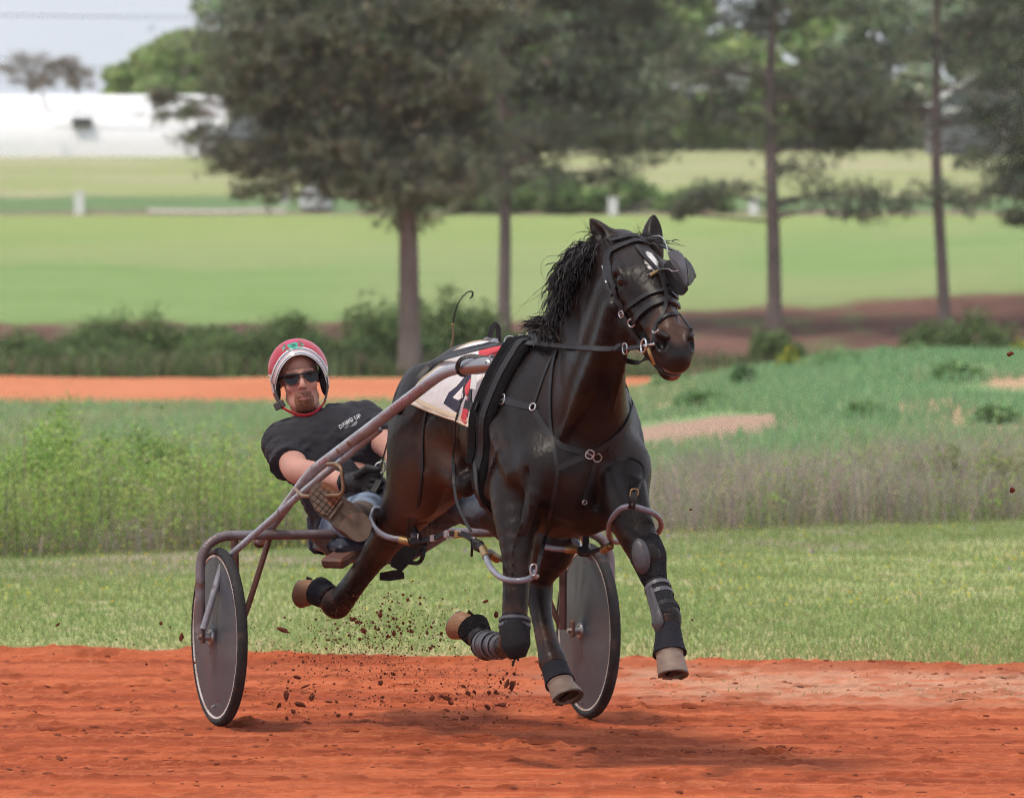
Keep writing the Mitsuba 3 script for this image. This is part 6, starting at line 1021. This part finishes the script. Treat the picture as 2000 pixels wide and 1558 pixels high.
# boots: the near one shows its whole sole
def bz(a): return [(560 + x/6.49, 880 + y/6.49) for x, y in a]
SOLE = bz([(285, 520), (330, 440), (400, 400), (480, 392), (560, 428), (620, 480), (690, 545), (760, 615), (900, 735), (1020, 825), (1070, 900), (1078, 990), (1050, 1085), (985, 1145), (900, 1158), (820, 1125), (745, 1050), (640, 985), (530, 900), (430, 835), (360, 755), (310, 660), (280, 580)])
mat('sole', scene['m_sole']) if False else None
mat('boot_sole', bump(princ(mikit.proc(lambda p, n, uv: mix(mix((.085, .068, .058), (.14, .105, .082), fbm(p.x*26, p.y*26, p.z*26, 3)), (.23, .085, .045), smoothstep(.58, .72, fbm(p.x*17, p.y*17, p.z*17 + 4, 3))*.8)), .9, .15), lambda p, n, uv: fbm(p.x*140, p.y*140, p.z*140, 3), .0025)); mat('lug', princ(mikit.proc(lambda p, n, uv: mix(mix((.125, .098, .078), (.18, .135, .105), fbm(p.x*40, p.y*40, p.z*40, 3)), (.27, .10, .05), smoothstep(.60, .7, fbm(p.x*17, p.y*17, p.z*17 + 4, 3))*.7)), .9, .15)); mat('boot_upper', bump(princ(mikit.proc(lambda p, n, uv: mix((.07, .05, .04), (.14, .10, .082), fbm(p.x*14, p.y*14, p.z*14, 4))), .75, .25), lambda p, n, uv: fbm(p.x*90, p.y*90, p.z*90, 3), .0015))
def sole_Y(px, py): t = ((px - 604)*.72 + (py - 940)*.70)/155; return 24.17 - .045*t + .030*max(0, .35 - t)     # the sole's own plane, toe tipped away
def slab(poly, d0, d1):
    """Extrude a polygon measured on the sole through its thickness, towards the viewer by d."""
    p = sg.Polygon(poly) if not hasattr(poly, 'exterior') else poly; xy = np.array(p.exterior.coords)[:-1]; n = len(xy); V_ = np.vstack([[J(x, y, sole_Y(x, y) - d) for x, y in xy] for d in (d0, d1)]); tv, tf = trimesh.creation.triangulate_polygon(p, engine='earcut')
    idx = [int(np.argmin(((xy - a)**2).sum(1))) for a in tv]; tf = np.array(idx)[tf]; f = np.vstack([tf, tf[:, ::-1] + n, [x for i in range(n) for x in ([i, n + i, (i + 1) % n], [(i + 1) % n, n + i, n + (i + 1) % n])]]); m = trimesh.Trimesh(V_, f, process=False); m.fix_normals(); return m
SP = sg.Polygon(SOLE)
BT = newkey(PE + '__boot'); bs = Solid(np.arange(-.86, -.46, .005), np.arange(24.0, 24.55, .005), np.arange(.62, 1.06, .005))
bb = lambda x, y, d: J(x, y, sole_Y(x, y) + d)
bs.chain([bb(622, 958, .030), bb(636, 970, .045), bb(657, 994, .062), bb(684, 1022, .050), bb(702, 1038, .045)], [.026, .040, .043, .041, .038], .03); bs.chain([bb(680, 1012, .06), RAN*.6 + bb(690, 1015, .09)*.4, RAN*.7 + RKN*.3], [.052, .058, .062], .04)
bs.keep(lambda X: -(X[..., 1] - (24.165 - .045*(((1000 + X[..., 0]/X[..., 1]*F) - 604)*.72 + ((560 - (X[..., 2] - CAMZ)/X[..., 1]*F) - 940)*.70)/155) + .004)); put(BT, bs.mesh(3), 'm_boot_upper', True, label='dusty brown work boot with its worn sole turned to the viewer')
part(BT, 'sole', slab(SP, -.012, .010), 'm_boot_sole', False)
part(BT, 'heel', slab(SP.intersection(sg.Polygon([(664, 1020), (684, 1000), (760, 1000), (760, 1100), (660, 1100), (660, 1040)])).buffer(-.8), .010, .026), 'm_lug', False)
u1, u2 = np.array([.62, -.78]), np.array([.78, .62]); toe = SP.buffer(-2.0).intersection(sg.Polygon([(590, 920), (665, 920), (668, 967), (641, 1006), (590, 1000)]))
for i in range(-8, 9):
    for j in range(-8, 9):
        c = np.array([634.0, 962.0]) + u1*i*10.6 + u2*j*10.6; cell = sg.Polygon([c + u1*a*4.4 + u2*b*4.4 for a, b in ((-1, -1), (1, -1), (1, 1), (-1, 1))]).intersection(toe)
        if cell.area > 22 and cell.geom_type == 'Polygon': part(BT, 'lug', slab(cell, .010, .019), 'm_lug', False)
for a, b in (((643, 1012), (668, 978)), ((668, 1034), (692, 1004))): d = unit(np.array(b) - np.array(a)); n_ = np.array([-d[1], d[0]])*2.6; part(BT, 'sole_bar', slab(sg.Polygon([np.array(a) + n_, np.array(b) + n_, np.array(b) - n_, np.array(a) - n_]).intersection(SP.buffer(-1)), .010, .017), 'm_lug', False)
b2 = Solid(np.arange(-.14, .20, .007), np.arange(24.08, 24.55, .007), np.arange(.62, 1.0, .007)); b2.chain([LFT + [.02, -.06, .05], LFT, LAN + [0, -.02, -.03]], [.036, .046, .042], .03); b2.chain([LAN + [0, -.02, -.02], LAN*.7 + LKN*.3], [.055, .058], .03); part(PE, 'boot', b2.mesh(3), 'm_boot_upper', True)

# helmet and sunglasses
hx = Solid(*[np.arange(-.185, .185, .0023)]*3)
XX = np.stack(np.meshgrid(*hx.g, indexing='ij'), -1)        # side, forward, up in the head's own frame
def el(c, r): k0 = np.linalg.norm((XX - c)/r, axis=-1); k1 = np.linalg.norm((XX - c)/(np.array(r)**2), axis=-1); return k0*(k0 - 1)/np.maximum(k1, 1e-6)
outer = np.minimum(el([0, -.012, .030], [.116, .140, .122]), el([0, -.020, -.022], [.115, .112, .120])); inner = np.minimum(el([0, -.012, .030], [.083, .106, .098]), el([0, -.020, -.035], [.088, .09, .105]))
def opening(s, f, u): t = ((s/np.where(u > -.055, .098, .098 - .16*np.clip(-u - .055, 0, .1)))**2 + ((u + .055)/np.where(u > -.055, .136, .30))**2); return (np.sqrt(t) - 1)*.10
op = np.where(XX[..., 1] > .004, opening(XX[..., 0], XX[..., 1], XX[..., 2]), .05); op = np.minimum(np.maximum(-op, -(XX[..., 1] - .006)), .2)
low = -(XX[..., 2] + .108 - .35*np.clip(-XX[..., 1] - .02, 0, .2))
hx.D = np.maximum.reduce([outer, -inner, op, low]).astype(np.float32); hm = hx.mesh(4); lv = np.asarray(hm.vertices).copy()
e = opening(lv[:, 0], lv[:, 1], lv[:, 2]); fr = (lv[:, 1] > -.03); n1 = meshkit.fbm(lv*30, 3, 2)
RED, WHT, BLU, PNK, DRK = [.42, .022, .045], [.74, .74, .73], [.085, .115, .19], [.50, .40, .41], [.02, .018, .02]
col = np.repeat(np.array([RED]), len(lv), 0)
for a, b, c in ((-.02, .0035, WHT), (.0035, .0065, BLU), (.0065, .0105, WHT), (.0105, .0165, PNK), (.0165, .0200, BLU), (.0200, .0235, WHT)): col[fr & (e >= a) & (e < b)] = c
band = np.abs(lv[:, 2] - .012 + .25*(lv[:, 1] + .03)); side = (np.abs(lv[:, 0]) > .075) & (e > .0235)
for w, c in ((.028, WHT), (.020, BLU), (.014, WHT), (.006, BLU)): col[side & (band < w)] = c
col[(lv[:, 2] < -.045) & (e > .0065)] = [.20, .02, .03]; od = np.minimum((np.linalg.norm((lv - [0, -.012, .030])/[.116, .140, .122], axis=1) - 1)*.12, (np.linalg.norm((lv - [0, -.020, -.022])/[.115, .112, .120], axis=1) - 1)*.115); col[od < -.0045] = DRK
hm.vertices = HC + lv @ HB
mat('helmet', princ(VC, .24, .5, clearcoat=.6, clearcoat_gloss=.9)); HK = part(PE, 'helmet', hm, 'm_helmet', True, color=np.array(col)*(.92 + .16*n1[:, None]), label='glossy red open face helmet with white and blue stripes and a green crest'); kc = Caster(hm)
mat('crest_green', princ((.05, .36, .26), .4, .4)); mat('crest_dark', princ((.03, .13, .10), .4, .4)); mat('crest_pink', princ((.55, .03, .19), .4, .4))
def stick(poly, lift, m, name):
    p, f = trimesh.creation.triangulate_polygon(sg.Polygon(poly), engine='earcut'); p, f = trimesh.remesh.subdivide_to_size(np.c_[p, np.zeros(len(p))], f, 5); P, N = kc.hit(np.repeat(EYE[None], len(p), 0), unit(np.array([ray(a[0], a[1]) for a in p])))
    if not np.isnan(P).any(): part(HK, name, trimesh.Trimesh(P + unit(N*np.sign(-N[:, 1:2] + 1e-9))*lift, f, process=False), m, False)
cc = lambda a: [(500 + x/7.79, 640 + y/7.79) for x, y in a]
stick(cc([(470, 268), (530, 240), (600, 222), (640, 232), (632, 270), (640, 300), (600, 318), (555, 326), (505, 318), (488, 295)]), .0016, 'm_crest_green', 'crest_shield'); stick(cc([(450, 245), (490, 216), (560, 196), (640, 196), (650, 208), (575, 214), (500, 232), (462, 256)]), .0012, 'm_crest_pink', 'crest_ribbon'); stick(cc([(535, 268), (560, 252), (590, 252), (612, 268), (600, 292), (560, 300), (540, 290)]), .0026, 'm_crest_dark', 'crest_mark')
for i, (x, y, w, h) in enumerate([(425, 310, 24, 30), (440, 275, 22, 22), (470, 340, 26, 18), (415, 345, 16, 14), (520, 345, 28, 14), (690, 250, 26, 26), (715, 262, 24, 16), (670, 215, 20, 18), (690, 290, 24, 18), (655, 312, 24, 16), (640, 265, 12, 14)]): stick(cc([(x + w*math.cos(t), y + h*math.sin(t)*(.7 + .3*math.cos(3*t))) for t in np.linspace(0, 2*np.pi, 9)[:-1]]), .0014, 'm_crest_dark' if i % 3 else 'm_crest_green', 'crest_leaf')
mat('padding', princ((.03, .025, .028), .9, .1)); mat('flap', princ((.085, .075, .075), .6, .3)); mat('red_strap', princ((.45, .03, .04), .6, .3))
for q in (-1, 1):
    part(HK, 'ear_flap', sweep(spline([hp(q*.100, .006, .02), hp(q*.101, .012, -.03), hp(q*.094, .022, -.075), hp(q*.080, .034, -.105)], 5), [[-.028, -.005], [-.028, .005], [.028, .005], [.028, -.005]], np.tile(HS*q, (16, 1)), scale=np.linspace(1.0, .55, 16)), 'm_flap', 30)
    part(HK, 'chin_strap', ribbon(spline([hp(q*.084, .030, -.098), hp(q*.066, .052, -.118), hp(q*.030, .078, -.142), hp(0, .084, -.148)], 5), unit(np.array([HF*.5 + HS*q*.6 - HUP*.4]*16)), .011, .003), 'm_red_strap', False, label='red chin strap')
for q in (-1, 1): e = trimesh.creation.icosphere(2, 1.0); part(HK, 'ear_pad', trimesh.Trimesh(np.asarray(e.vertices)*[.016, .030, .062] @ HB + hp(q*.091, -.004, -.020), e.faces, process=False), 'm_padding', True)
part(HK, 'buckle', box(hp(-.092, .030, -.093), (.042, .016, .030), [unit(HS + .35*HUP), HF, unit(HUP - .35*HS)], .004), 'm_flap', 30); part(HK, 'buckle', box(hp(.100, .012, -.040), (.014, .02, .030), HB, .003), 'm_flap', 30); part(HK, 'snap', [tube([hp(.088, .03, -.085), hp(.085, .034, -.100)], .0035, 6)], 'm_chrome', True)
part(HK, 'rim', tube([HC + np.array([.101*math.cos(t), .012 + .118*max(0, 1 - (math.cos(t)*.9)**2)**.5*0 + .0, -.055 + .136*math.sin(t)]) @ HB for t in np.linspace(.05, np.pi - .05, 14)], .001, 4), 'm_padding', True) if False else None
GL = part(PE, 'sunglasses', [tube([hp(-.076, .0, .004), hp(-.071, .055, .008), hp(-.060, .085, .010), hp(-.035, .104, .011), hp(-.010, .110, .008), hp(.010, .110, .008), hp(.035, .104, .011), hp(.060, .085, .010), hp(.071, .055, .008), hp(.076, .0, .004)], .0042, 8)], 'm_strap', True, label='black wraparound sunglasses')
mat('lens', princ((.006, .005, .007), .18, .35))
for q in (-1, 1):
    ol = [(.006, .009), (.022, .014), (.045, .016), (.062, .013), (.066, .000), (.058, -.018), (.044, -.027), (.028, -.027), (.015, -.014), (.009, -.002)]; part(GL, 'lens', plate([hp(q*s, .110 - .0045*(s/.02)**2*.75, u) for s, u in ol], .003), 'm_lens', False)
# the whip in the far hand
WH = thing('whip', 'thin tan driving whip with a curled dark tip rising above the horse back', 'whip'); part(WH, 'handle', tube([LHA + [-.004, 0, -.05], LHA + [.004, .01, .04], J(878, 690, 24.5), J(884, 634, 24.45)], [.006, .005, .0035, .003], 7), 'm_stalk' if 'm_stalk' in scene else 'm_brass', True); part(WH, 'lash', tube([J(884, 634, 24.45), J(890, 605, 24.44), J(900, 584, 24.43), J(914, 570, 24.43), J(923, 571, 24.42), J(922, 579, 24.42), J(917, 583, 24.42)], [.0028, .0022, .002, .0022, .0035, .0035, .002], 7), 'm_rubber', True); part(WH, 'knot', trimesh.Trimesh(np.asarray(trimesh.creation.icosphere(1, .006).vertices) + J(884, 634, 24.45), trimesh.creation.icosphere(1).faces), 'm_brass', True)

# ---------------------------------------------------------------- clods of earth thrown up by the hooves and wheels
mat('clod', bump(princ(mikit.proc(lambda p, n, uv: mix((.085, .026, .018), (.17, .052, .028), fbm(p.x*60, p.y*60, p.z*60, 3))), .95, .1), lambda p, n, uv: fbm(p.x*190, p.y*190, p.z*190, 2), .003))
cr_ = np.random.default_rng(77); shapes = []
for i in range(7):
    m = trimesh.creation.icosphere(2, 1.0); vv = np.asarray(m.vertices); n_ = unit(vv); shapes.append(mikit.ply(trimesh.Trimesh(vv*(.35 + 1.3*meshkit.fbm(n_*2.1 + i*9.3, 3, i))[:, None]*[1, .8, cr_.uniform(.55, .9)], m.faces, process=False), 'm_clod', False))
BIG = [(559, 1357, 8, 20), (609, 1361, 12, 10), (586, 1375, 20, 8), (869, 1361, 22, 8), (952, 1380, 11, 10), (979, 1376, 15, 9), (1000, 1338, 8, 18), (990, 1335, 6, 20), (905, 1401, 10, 9), (872, 1386, 10, 6), (553, 1230, 20, 10), (690, 1209, 12, 6), (710, 1231, 8, 11), (743, 1200, 7, 9), (741, 1202, 8, 6), (769, 1236, 6, 14), (720, 1188, 9, 6), (803, 1232, 7, 6), (768, 1207, 6, 7), (969, 1200, 7, 16), (948, 1174, 10, 6), (661, 1396, 7, 9), (684, 1394, 5, 8), (743, 1333, 8, 9), (747, 1361, 7, 6), (642, 1370, 12, 5), (914, 1353, 10, 7), (844, 1363, 10, 9), (955, 1352, 6, 9), (968, 1351, 6, 11), (1977, 957, 8, 12), (1973, 691, 12, 7), (67, 878, 6, 5), (95, 1012, 7, 6), (354, 1244, 6, 18), (113, 1219, 8, 6), (36, 1092, 14, 6), (239, 1188, 5, 5), (600, 1410, 14, 6), (560, 1402, 7, 7), (545, 1377, 9, 7), (573, 1389, 8, 9), (880, 1372, 9, 8), (1349, 995, 5, 4), (1352, 1210, 4, 4), (905, 1340, 9, 6), (580, 1322, 12, 9), (596, 1340, 16, 5)]
pts = list(BIG)
for cx, cy, sx, sy, n in ((745, 1215, 75, 42, 78), (700, 1245, 100, 25, 40), (600, 1330, 60, 50, 36), (760, 1335, 55, 35, 24), (960, 1360, 50, 35, 40), (850, 1230, 40, 30, 24), (300, 1240, 140, 60, 10)):
    for _ in range(n): w = cr_.uniform(2.0, 4.6)*(1.35 if cr_.random() < .2 else 1); pts.append((cx + sx*cr_.normal()*.8, cy + sy*cr_.normal()*.8, w, w*cr_.uniform(.7, 1.5)))
pts = [q for q in pts if not (q[0] < 735 and q[1] < 1205)]
for (px, py, w, h) in pts[:296]:
    Y = float(np.clip(24.2 + .5*cr_.normal(), 23.1, 25.6)); p = J(px, py, Y); s = Y/F
    if p[2] < .05: Y = min(Y, (CAMZ - .06)*F/max(py - 560, 1)); p = J(px, py, Y); s = Y/F
    z1 = 'against green grass' if py < 1280 else 'over the red track'; z2 = 'left of the left wheel' if px < 360 else 'just right of the left wheel' if px < 640 else 'below the belly' if px < 860 else 'around the folded fore hoof' if px < 1050 else 'right of the horse'
    k = thing('dirt_clod', f"{'large' if max(w, h) > 12 else 'small' if max(w, h) < 5 else 'middling'} airborne clod {z2}, {z1}", 'clod', 'clods of earth thrown up behind the horse'); a = cr_.uniform(-25, 25) if abs(w - h) > 3 else cr_.uniform(0, 360)
    scene[k] = {**shapes[int(cr_.integers(7))], 'to_world': T().translate([float(x) for x in p]).rotate([0, 1, 0], float(a)).scale([w*s*.62, (w + h)*s*.28, h*s*.62])}
n = 2600; cl_ = np.array([(745, 1220, 85, 45), (700, 1250, 110, 30), (590, 1335, 70, 55), (760, 1330, 70, 40), (960, 1360, 60, 40), (880, 1290, 60, 50)]); w_ = cl_[cr_.choice(6, n, p=[.3, .2, .16, .12, .14, .08])]; sp_ = np.array([J(a + c*u*.9, b + d*v_*.9, y_) for (a, b, c, d), u, v_, y_ in zip(w_, cr_.normal(size=n), cr_.normal(size=n), 24.2 + .5*cr_.normal(size=n))]); sp_ = sp_[sp_[:, 2] > .05]; n = len(sp_)
tt4 = np.asarray(trimesh.creation.icosahedron().vertices); ff4 = np.asarray(trimesh.creation.icosahedron().faces); v = sp_[:, None] + tt4[None]*(.0011 + .0022*cr_.random((n, 1, 1))**2)*cr_.uniform(.6, 1.4, (n, 1, 3))
put(thing('dirt_spray', 'fine spray of red earth grains in the air behind the hooves', 'dirt', kind='stuff'), trimesh.Trimesh(v.reshape(-1, 3), (np.arange(n)[:, None, None]*12 + ff4[None]).reshape(-1, 3), process=False), 'm_clod', False)
